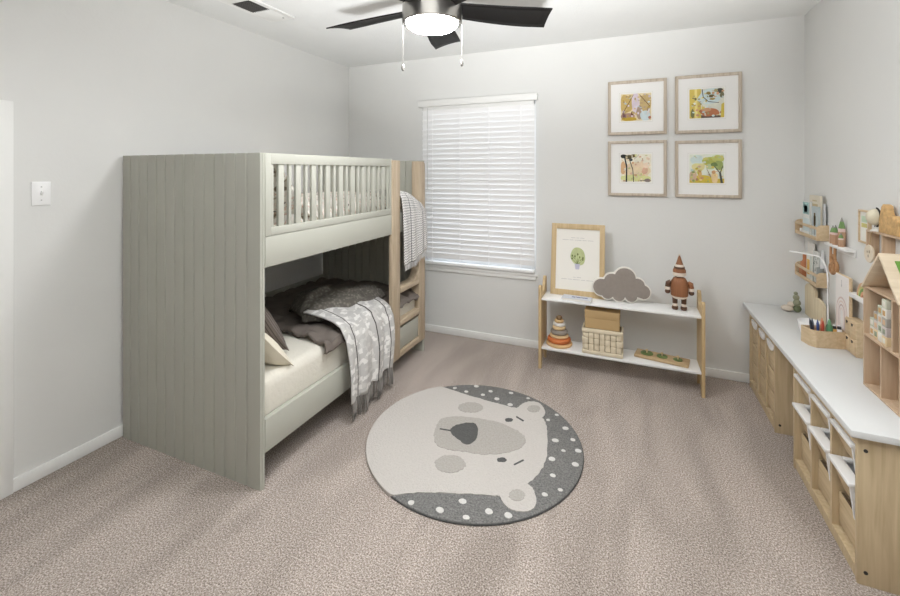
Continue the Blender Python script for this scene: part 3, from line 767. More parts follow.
cb = thing('craft_box', 'brown card box standing inside the cream basket', 'box', (-.19, 3.19, ZL+.011))
B().box(-.305, -.078, 3.145, 3.24, ZL+.0105, .445, .003).build('body', M['craft'], cb)
B().box(-.307, -.076, 3.143, 3.242, .40, .455, .003).build('lid', M['craft'], cb)

# peg tray
pt_ = thing('peg_puzzle', 'wooden puzzle tray with three green pegged discs on lower shelf', 'puzzle', (.19, 3.245, ZL), local=True)
B().box(-.165, .165, -.062, .062, .001, .019, .005).build('tray', M['beech'] if False else wood('tray_wood', (186, 148, 96), (204, 168, 116), 'x'), pt_)
gd = paint((104, 122, 74), .6, .15, 30, name='moss_disc'); 
for i, r in enumerate((.040, .034, .028)):
    d = B().lathe([(r, .0185), (r, .023), (r-.003, .025), (.001, .025)], (-.092+i*.095, 0, 0), 26).build('disc', gd, pt_)
    B().lathe([(.004, .025), (.004, .034), (.009, .038), (.008, .046), (.001, .048)], (-.092+i*.095, 0, 0), 14).build('peg', paint((214, 190, 148), .5, .04, name='peg_wood'), d)
pt_.rotation_euler.z = math.radians(-10.5)
pt_.location = (.185, 3.235, ZL)

# ---------------------------------------------------------------- four framed watercolours
M['frame'] = wood('limed_frame', (186, 166, 142), (212, 194, 172), 'z', .5)
wc = lambda c: paint(tuple(int(v*.85+.15*sum(c)/3) for v in c), .9, .10, 26, name='watercolour', spec=.1)
ARTS = [
 # rust and gold tents of leaves with a lilac trunk
 [((0, 0), (1, 0), (1, 1), (0, 1), (232, 214, 168)), (.2, .62, .22, .36, (208, 176, 104)), (.82, .66, .2, .32, (204, 176, 118)), (.5, .62, .13, .42, (218, 202, 214)), (.62, .3, .1, .25, (176, 150, 130)),
  ('line', .05, .25, .42, .95, .022, (112, 76, 50)), ('line', .62, .95, .96, .5, .020, (112, 82, 60)), (.22, .16, .22, .15, (176, 140, 122)), (.38, .22, .05, .14, (120, 80, 66)), (.12, .2, .05, .13, (126, 92, 96)), (.3, .07, .25, .07, (206, 170, 60)), (.8, .17, .17, .2, (206, 222, 226)), ('line', .68, .4, .76, .2, .05, (216, 226, 228)), ('line', .94, .42, .86, .2, .05, (224, 218, 218)), (.95, .1, .05, .05, (190, 120, 96))],
 # yellow birch with a dark hanging branch over red ground
 [((0, 0), (1, 0), (1, 1), (0, 1), (222, 222, 206)), (.6, .72, .36, .28, (206, 222, 222)), ((0, 0), (.34, 0), (.34, 1), (0, 1), (226, 200, 96)), ((.16, 0), (.24, 0), (.22, 1), (.15, 1), (240, 224, 140)), ((.9, 0), (1, 0), (1, .5), (.92, .45), (222, 196, 80)), (.09, .16, .05, .16, (128, 128, 84)), (.18, .66, .03, .05, (130, 120, 80)), (.58, .2, .3, .14, (196, 122, 84)), (.5, .28, .14, .06, (214, 160, 120)), ((.34, 0), (.9, 0), (.9, .07), (.34, .1), (112, 96, 88)),
  ('line', .37, .98, .40, .72, .025, (64, 70, 72)), ('line', .40, .72, .55, .55, .022, (64, 70, 72)), ('line', .55, .55, .85, .5, .022, (64, 70, 72)), (.55, .84, .07, .05, (150, 130, 70)), (.64, .74, .08, .06, (120, 104, 70)), (.66, .64, .08, .04, (170, 150, 80)), (.88, .9, .1, .09, (84, 84, 76)), (.93, .76, .06, .1, (120, 118, 90)), (.76, .92, .06, .05, (170, 160, 110))],
 # two dark slender trunks in a peach meadow
 [((0, 0), (1, 0), (1, 1), (0, 1), (238, 232, 212)), (.5, .4, .5, .3, (236, 214, 176)), (.08, .5, .09, .22, (222, 176, 130)), (.5, .14, .5, .13, (222, 222, 150)), (.8, .4, .1, .12, (226, 178, 150)), (.62, .6, .16, .1, (238, 212, 180)), (.85, .6, .12, .09, (240, 216, 190)),
  ('line', .19, 0, .20, .55, .05, (52, 58, 62)), ('line', .20, .55, .12, .95, .05, (52, 58, 62)), ('line', .43, 0, .40, .45, .028, (58, 62, 64)), ('line', .40, .45, .28, .85, .028, (58, 62, 64)), (.1, .93, .1, .07, (60, 62, 58)), (.26, .9, .12, .08, (96, 88, 60)), (.42, .94, .1, .06, (120, 104, 66)), (.34, .8, .06, .05, (80, 84, 88)), ('line', .44, .82, .6, .98, .012, (110, 100, 70)), (.88, .06, .11, .06, (130, 116, 110)), (.7, .05, .08, .03, (150, 140, 120))],
 # leafy tree over a golden field, two pale figures
 [((0, 0), (1, 0), (1, 1), (0, 1), (226, 230, 214)), (.2, .82, .2, .16, (206, 224, 220)), (.35, .12, .4, .16, (224, 196, 70)), ((0, 0), (1, 0), (1, .16), (0, .12), (222, 192, 76)), (.1, .24, .12, .2, (212, 180, 150)), (.25, .55, .2, .16, (226, 216, 150)), (.62, .74, .26, .16, (184, 190, 92)), (.8, .84, .18, .12, (200, 204, 110)), (.85, .62, .14, .16, (160, 176, 104)), (.6, .56, .14, .1, (190, 204, 150)), (.72, .64, .1, .07, (120, 140, 84)), (.48, .84, .08, .05, (206, 200, 110)), (.93, .9, .05, .06, (214, 206, 120)),
  ('line', .93, 0, .88, .35, .07, (84, 88, 84)), ('line', .88, .35, .72, .58, .03, (84, 88, 84)), ('line', .88, .35, .96, .6, .025, (96, 98, 90)), ('line', .62, .2, .5, .5, .02, (150, 130, 100)), (.3, .3, .07, .15, (226, 184, 110)), (.3, .42, .05, .05, (200, 150, 100)), (.72, .18, .09, .2, (236, 206, 150)), (.7, .38, .06, .06, (214, 160, 110))],
]
def picture(x0, x1, z0, z1, label, art):
    k = .9935; x0, x1 = x0*k, x1*k; z0, z1 = 1.43+(z0-1.43)*k, 1.43+(z1-1.43)*k
    cx, cz = (x0+x1)/2, (z0+z1)/2; W, Hh = x1-x0, z1-z0; y0, y1 = YB-.024, YB-.002
    r = thing('framed_picture', label, 'picture', (cx, YB, cz), 'watercolours on the back wall')
    f = .021; b = B()
    b.box(x0, x0+f, y0, y1, z0, z1, .004).box(x1-f, x1, y0, y1, z0, z1, .004).box(x0+f-.004, x1-f+.004, y0, y1, z0, z0+f, .004).box(x0+f-.004, x1-f+.004, y0, y1, z1-f, z1, .004)
    b.build('frame', M['frame'], r)
    b = B(); g = .004
    b.box(x0+f-g, x0+f, y0+.003, y1, z0+f, z1-f).box(x1-f, x1-f+g, y0+.003, y1, z0+f, z1-f)
    B().box(x0+f-.004, x1-f+.004, y0+.010, y1-.004, z0+f-.004, z1-f+.004).build('mat_board', paint((238, 237, 235), .9, .005, name='mat_board', spec=.1), r)
    ax0, ax1 = x0+.225*W, x0+.745*W; az0, az1 = z0+.255*Hh, z0+.755*Hh
    a = B(); ya = y0+.0096
    bw = .010; a.box(ax0-bw, ax1+bw, ya, ya+.002, az0-bw, az1+bw, mat=paint((206, 203, 198), .9, .02, name='print_border', spec=.1)); 
    a.box(ax0-bw+.0015, ax1+bw-.0015, ya-.0004, ya+.001, az0-bw+.0015, az1+bw-.0015, mat=paint((240, 239, 236), .9, .005, name='print_paper', spec=.1))
    lay = ya-.0008
    pal = [it[-1] for it in art if it[0] != 'line' and sum(it[-1]) > 420]
    dabs = []
    for _ in range(46):
        q_ = random.choice(pal); kk = random.uniform(.88, 1.08)
        dabs.append((random.uniform(.03, .97), random.uniform(.03, .97), random.uniform(.015, .05), random.uniform(.012, .05), tuple(int(min(250, v*kk/6)*6) for v in q_)))
    heads = [it for it in art if isinstance(it[0], tuple)]; rest = [it for it in art if not isinstance(it[0], tuple)]
    for it in heads+[r_ for r_ in rest if r_[0] != 'line']+dabs+[r_ for r_ in rest if r_[0] == 'line']:
        lay -= .00005; c = wc(it[-1])
        if it[0] == 'line':
            _, u0, v0, u1, v1, wd, _c = it
            p, q = Vector((u0, v0)), Vector((u1, v1)); d = (q-p).normalized(); nr = Vector((-d.y, d.x))*wd/2
            pts = [p+nr, p-nr, q-nr*.8, q+nr*.8]
        elif isinstance(it[0], tuple): pts = [Vector(p) for p in it[:-1]]
        else: pts = [Vector(p) for p in smooth_poly(ellipse(it[0], it[1], it[2], it[3], 9, .16), 3)]
        pts = [(min(1, max(0, p[0])), min(1, max(0, p[1]))) for p in pts]
        cl_ = []
        for p in pts:
            if not cl_ or math.dist(p, cl_[-1]) > 1e-4: cl_.append(p)
        if len(cl_) > 2 and math.dist(cl_[0], cl_[-1]) < 1e-4: cl_.pop()
        if len(cl_) > 2:
            flat(a, [(ax0+u*(ax1-ax0), az0+v*(az1-az0)) for u, v in cl_], c, lay)
    a.build('watercolour', None, r, smooth=False)
random.seed(21)
picture(-.168, .232, 1.700, 2.104, 'framed watercolour of golden tents of leaves around a lilac trunk', ARTS[0])
picture(.284, .690, 1.697, 2.108, 'framed watercolour of a yellow birch and dark curved branch', ARTS[1])
picture(-.168, .232, 1.244, 1.655, 'framed watercolour of two slender dark trunks in a pale meadow', ARTS[2])
picture(.284, .690, 1.243, 1.646, 'framed watercolour of a leafy green tree above a golden field', ARTS[3])

# ---------------------------------------------------------------- storage cabinets and worktop on the right
CX0, CX1, CZ = .719, 1.014, .518
def cabinet(y0, y1, label):
    c = thing('storage_cabinet', label, 'cabinet', ((CX0+CX1)/2, (y0+y1)/2, 0))
    t = .018
    b = B().box(CX0, CX1, y0, y0+t, 0, CZ, .0015).box(CX0, CX1, y1-t, y1, 0, CZ, .0015)
    b.box(CX0+.002, CX1, y0+t, y1-t, .030, .048).box(CX0+.006, CX0+.02, y0+t, y1-t, 0, .03)
    b.box(CX0, CX1, y0+t, y1-t, CZ-t, CZ).box(CX0, CX0+.018, y0+t, y1-t, CZ-.045, CZ-t)
    b.build('carcass', M['cab'], c)
    B().box(CX1-.006, CX1, y0+t, y1-t, .03, CZ-t).build('back_panel', M['cab'], c)
    w_ = (y1-y0-2*t)/3
    for i in (1, 2):
        yy = y0+t+i*w_
        B().box(CX0+.002, CX1-.006, yy-.008, yy+.008, .048, CZ-t).build('divider', M['cab'], c)
    for zz in (.045, .465):
        B().lathe([(.006, 0), (.006, .003)], (CX0+.022, y0-.0025, zz), 14, axis='y').build('screw_cap', M['dark'], c)
    return [(y0+t+(i+.5)*w_, w_-.022) for i in range(3)]
colN = cabinet(1.918, 2.56, 'light wood toy cabinet nearest the camera with white pull-out tubs')
colF = cabinet(2.848, 3.40, 'light wood toy cabinet beside the back wall with wooden drawers')
wt = B().box(.690, XR-.016, 1.885, 3.437, .5185, .543, .003)
one(wt, 'worktop', 'long white worktop laid across the two light wood cabinets', 'worktop', (.86, 2.66, .5185), paint((216, 217, 217), .4, .008, name='worktop_white'))
ZW = .543
# open white tubs (near cabinet): tub, rim, wooden front
def tub(w, hgt, proj, name, label, group):
    r = thing(name, label, 'storage tub', (0, 0, 0), group, local=True)
    d = .25; t = .004; b = B()
    ix = .045       # the wall falls back from the rim
    b.prism([(-.004, hgt-.006), (.010, 0), (d-.01, 0), (d, hgt-.006)], 'y', -w/2+.004, -w/2+.016).prism([(0, hgt), (ix, 0), (d-.01, 0), (d, hgt)], 'y', w/2-.008-t, w/2-.008)
    b.box(ix, d-.01, -w/2+.008, w/2-.008, 0, .004).box(d-.012, d-.006, -w/2+.008, w/2-.008, 0, hgt)
    b.prism([(0, hgt), (ix, 0), (ix+t, 0), (t, hgt)], 'y', -w/2+.008, w/2-.008)
    b.build('tub', M['plastic'], r)
    b = B(); rz = .015; lip = .034
    b.box(-.010, lip, -w/2, w/2, hgt-rz, hgt, .004).box(lip, d+.004, -w/2, -w/2+.022, hgt-rz, hgt, .004).box(lip, d+.004, w/2-.022, w/2, hgt-rz, hgt, .004).box(d-.016, d+.004, -w/2, w/2, hgt-rz, hgt, .004)
    b.build('rim', M['plastic'], r)
    B().prism([(-.003, hgt-rz), (ix-.004, .003), (ix, .003), (.001, hgt-rz)], 'y', -w/2+.017, w/2-.006).build('wooden_front', M['cabY'], r)
    return r
wN = colN[0][1]
pos = ('nearest the camera', 'in the middle column', 'in the farthest column')
up0 = lo0 = dr0 = None
greycloth = paint((150, 150, 150), .95, .12, 30, .3, 120, name='grey_knit', spec=.1)
for i, (yc, w_) in enumerate(colN):
    lab = 'upper white tub %s of the near cabinet' % pos[i]
    if up0 is None: up0 = tub(wN, .118, 0, 'storage_tub', lab, 'upper tubs of the near cabinet'); up0.location = (.721, yc, .345)
    else: dup(up0, (.721, yc, .345), lab)
    lab = 'lower white tub pulled open %s of the near cabinet' % pos[i]
    if lo0 is None: lo0 = tub(wN, .128, 0, 'storage_tub', lab, 'lower tubs of the near cabinet'); lo0.location = (.715, yc, .196)
    else: dup(lo0, (.715, yc, .196), lab)
    hp = B()
    hp.grid(lambda u, v: Vector((.709+.055+.15*u, yc-.05+.10*v, .272+.05*math.sin(u*PI)**.5*math.sin(v*PI)**.5+.012*noise.noise(Vector((u*4, v*4, i))))), 14, 14)
    one(hp, 'folded_cloth', 'grey cloth in the open lower tub %s' % ('nearest the camera', 'of the middle column', 'of the farthest column')[i], 'cloth', (.78, yc, .21), greycloth, 'grey cloths in the open tubs', solid=.01)
# closed drawers
def drawer(w, hgt, name, label, group, handle=False):
    r = thing(name, label, 'drawer', (0, 0, 0), group, local=True); d = .22; b = B()
    b.box(0, .014, -w/2, w/2, 0, hgt, .0015).build('front', M['cabY'], r)
    b = B(); b.box(.014, d, -w/2+.004, -w/2+.012, .002, hgt-.014).box(.014, d, w/2-.012, w/2-.004, .002, hgt-.014).box(d-.008, d, -w/2+.012, w/2-.012, .002, hgt-.014).box(.014, d-.008, -w/2+.012, w/2-.012, .002, .008)
    b.build('box', M['cab'], r)
    B().box(.004, .012, -w/2+.01, w/2-.01, hgt, hgt+.003).build('finger_gap', paint((92, 76, 58), .8, .05, name='gap_brown'), r)
    if handle:
        p = [(-w/2+.008, hgt-.002), (w/2-.008, hgt-.002)]+[((w/2-.008)*math.cos(a)*1.0, hgt-.002-.042*math.sin(a)**.7) for a in [PI*i/14 for i in range(1, 14)]]
        B().prism(p, 'x', -.010, .004, .002).build('scoop_handle', M['plastic'], r)
    return r
for i, (yc, w_) in enumerate(colN):
    lab = 'plain wooden bottom drawer %s of the near cabinet' % pos[i]
    if dr0 is None: dr0 = drawer(wN, .118, 'drawer', lab, 'bottom drawers of the near cabinet'); dr0.location = (.742, yc, .066)
    else: dup(dr0, (.742, yc, .066), lab)
wF = colF[0][1]; dF = {}
posF = ('in the column nearest the tubs', 'in the middle column', 'beside the back wall')
for i, (yc, w_) in enumerate(colF):
    for j, (z0, hh) in enumerate(((.072, .108), (.187, .114), (.308, .152))):
        lab = '%s drawer %s of the far cabinet' % (('bottom wooden', 'middle wooden', 'top wooden white-handled')[j], posF[i])
        loc = (.731, yc, z0)
        if j not in dF: dF[j] = drawer(wF, hh, 'drawer', lab, 'drawers of the far cabinet', j == 2); dF[j].location = loc
        else: dup(dF[j], loc, lab)

# ---------------------------------------------------------------- things on the worktop
# stacked stones with little cactus
cs = thing('cactus_ornament', 'small grey-green stacked cactus ornament at the far end of the worktop', 'ornament', (.93, 3.33, ZW))
B().ball((.905, 3.33, ZW+.020), .033, (1.0, 1, .60), paint((206, 194, 180), .8, .05, name='stone_cream')).ball((.928, 3.335, ZW+.045), .022, (1, 1, .75), paint((206, 194, 180), .8, .05, name='stone_cream')).build('stone', None, cs)
gc = paint((140, 142, 120), .7, .12, 40, name='cactus_green'); gc2 = paint((104, 112, 84), .7, .12, 40, name='cactus_dark')
for (dx, z, r, c) in ((.022, .026, .021, gc2), (.020, .062, .020, gc), (.016, .095, .017, gc), (.014, .120, .011, gc)):
    B().ball((.93+dx, 3.315, ZW+z), r, (1, 1, 1.12), c).build('stem_segment', None, cs)

# two wooden boards leaning at the wall
def board(name, label, y0, y1, hgt, x, mat, seed):
    b = B(); w_ = y1-y0; pts = [(y0, ZW+.001), (y1, ZW+.001), (y1, ZW+hgt*.8)]
    cy = (y0+y1)/2
    for k in range(1, 12):
        a = PI*k/12; pts.append((cy+w_/2*math.cos(a), ZW+hgt*.8+hgt*.2*math.sin(a)))
    pts.append((y0, ZW+hgt*.8))
    b.prism(pts, 'x', x, x+.016, .003)
    return one(b, name, label, 'board', (x, cy, ZW), mat)
M['wickerish'] = wood('pale_rattan', (206, 182, 138), (224, 204, 164), 'z', .7, 1.6)
board('wooden_board', 'taller rounded wooden board under the lower wall rack', 3.15, 3.31, .205, .988, M['wickerish'], 1)
board('wooden_board', 'shorter rounded wooden board overlapping the taller board', 2.965, 3.12, .165, .965, M['wickerish'], 2)

# white bent tube stand
ar = B(); pts = [(.961, 2.887, ZW+.012), (.961, 2.887, .84)]
top = Vector((.955, 2.99, .955)); 
for k in range(1, 9):
    a = PI/2*k/8; d = Vector((.955-.961, 2.99-2.887, 0)); pts.append((.961+d.x*(1-math.cos(a)), 2.887+d.y*(1-math.cos(a)), .84+.115*math.sin(a)))
pts += [(.91, 3.066, .955), (.866, 3.14, .952)]
at = thing('tube_stand', 'thin white bent-tube stand arching above the pencil box', 'stand', (.961, 2.887, ZW))
ar.tube(pts, .0042, 10).build('tube', M['plastic'], at)
B().lathe([(.030, ZW+.001), (.030, ZW+.010), (.024, ZW+.014), (.001, ZW+.014)], (.961, 2.887, 0), 24).build('base', M['plastic'], at)

# pencil organiser, long tray turned a little
po = thing('desk_organizer', 'long light wooden desk organiser standing on the white worktop', 'organizer', (.903, 2.752, ZW), local=True)
po.rotation_euler.z = math.radians(13)
L2, D2, PH_ = .082, .045, .084
outer = [(-L2+.018, -D2), (L2, -D2), (L2, D2), (-L2, D2), (-L2, -D2+.028)]
inn = [(-L2+.021, -D2+.007), (L2-.007, -D2+.007), (L2-.007, D2-.007), (-L2+.007, D2-.007), (-L2+.007, -D2+.030)]
b = bmesh.new()
vo0 = [b.verts.new((x, y, .001)) for x, y in outer]; vo1 = [b.verts.new((x, y, PH_)) for x, y in outer]; vi1 = [b.verts.new((x, y, PH_)) for x, y in inn]; vi0 = [b.verts.new((x, y, .012)) for x, y in inn]
b.faces.new(vo0[::-1]); b.faces.new(vi0)
for i in range(5):
    k = (i+1) % 5
    b.faces.new((vo0[i], vo0[k], vo1[k], vo1[i])); b.faces.new((vo1[i], vo1[k], vi1[k], vi1[i])); b.faces.new((vi1[i], vi1[k], vi0[k], vi0[i]))
bmesh.ops.recalc_face_normals(b, faces=b.faces)
bb = B(); bb._merge(b, None); bb.build('body', M['beech'], po)
B().box(-.003, .003, -D2+.007, D2-.007, .012, .062).build('partition', M['beech'], po)
bpy.context.view_layer.update()
def in_org(x, y, z): return Vector(po.location)+Matrix.Rotation(po.rotation_euler.z, 3, 'Z') @ Vector((x, y, z))
def crayon(x, y, L, tilt, colr, name, label, r=.0055):
    c = thing(name, label, name.replace('_', ' '), in_org(x, y, .0125), 'drawing tools in the desk organiser', local=True)
    c.rotation_euler = tilt; m_ = paint(colr, .45, .05, name='crayon')
    B().lathe([(r, .0), (r, L*.82)], (0, 0, 0), 10).build('barrel', m_, c)
    B().lathe([(r, L*.82), (r*.35, L*.97), (.0008, L)], (0, 0, 0), 10).build('tip', m_, c)
for args in ((-.056, -.012, .124, (-.05, -.12, 0), (58, 62, 72), 'marker_pen', 'black pen leaning leftmost in the desk organiser', .006), (-.044, .008, .122, (.05, -.08, 0), (96, 104, 120), 'marker_pen', 'slate pen beside the leftmost black pen', .006), (-.034, -.010, .122, (.06, -.05, 0), (66, 84, 136), 'marker_pen', 'blue pen between the slate pen and the red crayon', .006), (-.020, -.012, .118, (.04, .03, 0), (196, 84, 66), 'crayon', 'red crayon standing in the desk organiser', .006), (-.012, .012, .124, (-.02, .06, 0), (224, 150, 116), 'crayon', 'peach crayon behind the red crayon', .006)):
    crayon(args[0], args[1], args[2], args[3], args[4], args[5], args[6], args[7])
gb_ = thing('glue_bottle', 'small green bottle with a pointed cap in the desk organiser', 'bottle', in_org(.016, -.008, .0125))
gx, gy, gz = gb_.location
B().lathe([(.013, gz), (.0135, gz+.088), (.008, gz+.098)], (gx, gy, 0), 18).build('bottle', paint((92, 142, 104), .4, .05, name='green_bottle'), gb_)
B().lathe([(.008, gz+.098), (.0065, gz+.112), (.002, gz+.124)], (gx, gy, 0), 14).build('cap', paint((112, 158, 120), .4, .05, name='green_cap'), gb_)
for (x, y, r, c, lab) in ((.036, -.010, .010, (214, 168, 96), 'yellow rolled tape standing in the desk organiser'), (.050, .010, .009, (52, 50, 54), 'black ink pot at the back of the desk organiser'), (.056, -.014, .011, (234, 234, 236), 'white ink pot at the front of the desk organiser'), (.068, .004, .009, (88, 112, 178), 'blue ink pot at the right end of the organiser')):
    p = in_org(x, y, .0125); q = thing('paint_pot', lab, 'pot', p, 'pots in the desk organiser')
    B().lathe([(r, p.z), (r, p.z+.072), (r*.8, p.z+.078), (.001, p.z+.078)], (p.x, p.y, 0), 16).build('pot', paint(c, .45, .05, name='pot'), q)
    B().lathe([(r*.75, p.z+.078), (r*.75, p.z+.090), (.001, p.z+.092)], (p.x, p.y, 0), 14).build('lid', paint((60, 58, 60) if c[0] > 150 else (226, 226, 228), .45, .05, name='pot_lid'), q)
# white bowl and round tape disc behind the pens
one(B().lathe([(.030, ZW+.001), (.034, ZW+.004), (.048, ZW+.05), (.052, ZW+.085), (.049, ZW+.085), (.045, ZW+.05), (.03, ZW+.010), (.001, ZW+.009)], (.875, 2.86, 0), 30), 'white_cup', 'white round cup behind the green bottle on the worktop', 'cup', (.875, 2.86, ZW), M['plastic'])

# rainbow board
rb = thing('rainbow_board', 'white leaning board printed with a pink rainbow arch', 'board', (.99, 2.785, ZW))
B().box(.985, .999, 2.712, 2.858, ZW+.001, .90, .002).build('board', M['beech'], rb)
B().box(.9830, .9852, 2.714, 2.856, ZW+.003, .898).build('face', paint((234, 229, 226), .8, .01, name='board_face', spec=.1), rb)
a = B(); cy, cz = 2.787, .705; pink = [(216, 196, 190), (226, 208, 200), (206, 184, 180), (232, 216, 208)]
for k, r in enumerate((.062, .048, .035, .022)):
    pts = [(cy+r*math.cos(t_), cz+(r*1.35)*math.sin(t_)) for t_ in [PI*i/20 for i in range(21)]]
    ri = r-.006
    pts2 = [(cy+ri*math.cos(t_), cz+(ri*1.35)*math.sin(t_)) for t_ in [PI*(20-i)/20 for i in range(21)]]
    ring = [(cy+r, cz-.10)]+pts+[(cy-r, cz-.10), (cy-ri, cz-.10)]+pts2+[(cy+ri, cz-.10)]
    a.prism(ring, 'x', .9824, .9834, mat=paint(pink[k], .8, .03, name='arch_pink', spec=.1))
for (yy, zz, hh) in ((2.787, .845, .03), (2.790, .838, .012)): a.box(.9824, .9834, yy-.0015, yy+.0015, zz, zz+hh, mat=inkgrey)
a.build('rainbow_print', None, rb)

# little chest of four drawers
ld = thing('mini_drawer_chest', 'small wooden chest of four drawers beside the doll house', 'drawer chest', (1.0, 2.675, ZW))
LX0, LX1, LY0, LY1, LZ1 = .975, 1.026, 2.622, 2.732, .708
B().box(LX0+.004, LX1, LY0, LY1, ZW+.001, LZ1, .002).build('carcass', M['beech'], ld)
for i in range(2):
    for j in range(2):
        ya = LY0+.004+i*.053; za = ZW+.006+j*.080
        d = B().box(LX0-.001, LX0+.008, ya, ya+.049, za, za+.074, .0015).build('drawer', M['beech'], ld)
        B().prism([(ya+.016, za+.066), (ya+.033, za+.066), (ya+.028, za+.054), (ya+.021, za+.054)], 'x', LX0-.003, LX0, 0).build('finger_notch', M['dark'], d)

# doll house
HX0, HX1, HY0, HY1 = .885, 1.008, 2.045, 2.312
HC = (HY0+HY1)/2; HE, HP, t = .955, 1.112, .008
dh = thing('doll_house', 'open-fronted wooden doll house on the worktop', 'doll house', ((HX0+HX1)/2, HC, ZW))
M['house'] = M['walnutish']
for (ya, yb_) in ((HY0, HY0+t), (HY1-t, HY1)):
    B().box(HX0, HX1, ya, yb_, ZW+.001, HE-.004, .001).build('side_wall', M['house'], dh)
B().box(HX0, HX1, HY0+t, HY1-t, ZW+.001, ZW+.009, .001).build('base_floor', M['house'], dh)
B().box(HX0, HX1, HY0+t, HY1-t, .752, .760, .001).build('upper_floor', M['house'], dh)
B().box(HX0+.004, HX1, HY0+t, HY1-t, HE-.008, HE-.001, .001).build('attic_floor', M['house'], dh)
B().prism([(HY0+t, ZW+.009), (HY1-t, ZW+.009), (HY1-t, HE), (HC, HP-.01), (HY0+t, HE)], 'x', HX1-.005, HX1-.001).build('back_wall', M['house'], dh)
B().box(HX0+.002, HX1-.005, 2.176, 2.184, ZW+.009, .752).build('partition', M['house'], dh)
B().box(HX0+.002, HX1-.005, 2.098, 2.106, .760, HE-.008).build('partition', M['house'], dh)
for sg in (1, -1):
    e = HY1+.006 if sg > 0 else HY0-.006
    p = [(e, HE-.004), (HC, HP), (HC, HP-.012), (e-sg*.010, HE-.008)]
    B().prism(p, 'x', HX0-.006, HX1, .0008).build('roof_panel', M['beech'] if False else wood('roof_ply', (216, 190, 152), (230, 208, 174), 'x'), dh)
# green skylight panel on the near roof slope
import mathutils
d = Vector((0, HY0-.006-HC, HE-.004-HP)); Ls = d.length; d.normalize(); nrm = Vector((0, d.z, -d.y)); nrm = nrm if nrm.z > 0 else -nrm
b = bmesh.new(); vs = []
for (sx, q) in ((.918, .16), (.968, .16), (.968, .50), (.918, .50)):
    p = Vector((sx, HC, HP))+d*Ls*q; vs.append((b.verts.new(p+nrm*.0003), b.verts.new(p+nrm*.004)))
b.faces.new([v[1] for v in vs]); b.faces.new([v[0] for v in vs][::-1])
for i in range(4): b.faces.new((vs[i][0], vs[(i+1) % 4][0], vs[(i+1) % 4][1], vs[i][1]))
bmesh.ops.recalc_face_normals(b, faces=b.faces); bb = B(); bb._merge(b, None); bb.build('skylight', paint((104, 152, 62), .6, .05, name='green_panel'), dh)

# toy blocks in the doll house
bk0 = B().box(-.0175, .0175, -.0175, .0175, 0, .035, .002)
bcols = [(214, 212, 204), (190, 196, 178), (222, 200, 160), (200, 190, 188), (176, 172, 164), (226, 222, 214), (206, 208, 190)]
ords = ('bottom', 'second', 'third', 'topmost')
k = 0
for ci, (yc, nb, cn) in enumerate(((2.282, 2, 'shortest'), (2.244, 3, 'second shortest'), (2.206, 4, 'second tallest'), (2.166, 5, 'tallest'), )):
    xc = (.918, .915, .912, .908)[ci]
    for j in range(nb):
        names = {2: ('lower', 'upper'), 3: ('bottom', 'middle', 'top'), 4: ('bottom', 'second', 'third', 'top'), 5: ('bottom', 'second', 'third', 'fourth', 'top')}[nb]
        r = thing('toy_block', 'pastel toy block, %s in the %s stack inside the doll house' % (names[j], cn), 'toy block', (xc, yc, .7605+j*.0352), 'blocks inside the doll house', local=True)
        sz = .0345
        B().box(-sz/2, sz/2, -sz/2, sz/2, 0, .0348, .002).build('cube_body', paint(bcols[k % 7], .7, .04, name='block_paint'), r)
        B().box(-sz/2-.0008, -sz/2+.001, -.009, .009, .008, .027, .0004).build('printed_motif', paint([(196, 160, 110), (226, 222, 210), (150, 160, 140), (214, 182, 150)][k % 4], .8, .05, name='motif'), r)
        k += 1

# ---------------------------------------------------------------- wall racks with books
def rack(z0, z1, label):
    r = thing('wall_rack', label, 'wall rack', (1.0, 3.26, z0)); x0, x1, y0, y1 = .972, XR-.001, 3.075, 3.43; t = .008
    for (ya, yb_) in ((y0, y0+t), (y1-t, y1)):
        rr = .025; p = [(x0, z0), (x1, z0), (x1, z1), (x0+rr, z1)]+[(x0+rr-rr*math.sin(a), z1-rr+rr*math.cos(a)) for a in (PI/8, PI/4, 3*PI/8, PI/2)]
        B().prism(p, 'y', ya, yb_, .001).build('end_panel', M['beech'], r)
    B().box(x0+.002, x1, y0+t, y1-t, z0, z0+.008).build('base_board', M['beech'], r)
    B().box(x1-.005, x1, y0+t, y1-t, z0+.008, z1).build('back_panel', M['beech'], r)
    B().box(x0+.001, x0+.007, y0+t, y1-t, z0+.008, z0+.020).build('lower_rail', M['beech'], r)
    B().box(x0+.001, x0+.007, y0+t, y1-t, z1-.028, z1-.012).build('front_rail', M['beech'], r)
rack(1.030, 1.120, 'upper wooden wall rack holding picture books in the corner'); rack(.762, .848, 'lower wooden wall rack holding terracotta bottles in the corner')
def wbook(y0, y1, x0, x1, z0, z1, c, label, deco=()):
    r = thing('picture_book', label, 'book', ((x0+x1)/2, (y0+y1)/2, z0), 'books on the upper wall rack')
    m_ = paint(c, .6, .03, name='cover')
    B().box(x0, x0+.0015, y0, y1, z0, z1).box(x1-.0015, x1, y0, y1, z0, z1).box(x0, x1, y0-.0012, y0, z0, z1).build('cover', m_, r)
    B().box(x0+.0015, x1-.0015, y0, y1-.003, z0+.003, z1-.003).build('pages', paint((232, 228, 220), .9, .03, 90, name='pages'), r)
    if deco:
        d = B()
        for (u0, u1, v0, v1, cc) in deco:
            d.box(x0-.0006, x0+.0004, y0+(y1-y0)*u0, y0+(y1-y0)*u1, z0+(z1-z0)*v0, z0+(z1-z0)*v1, mat=paint(cc, .7, .05, name='cover_art'))
        d.build('cover_art', None, r)
zr = 1.0385
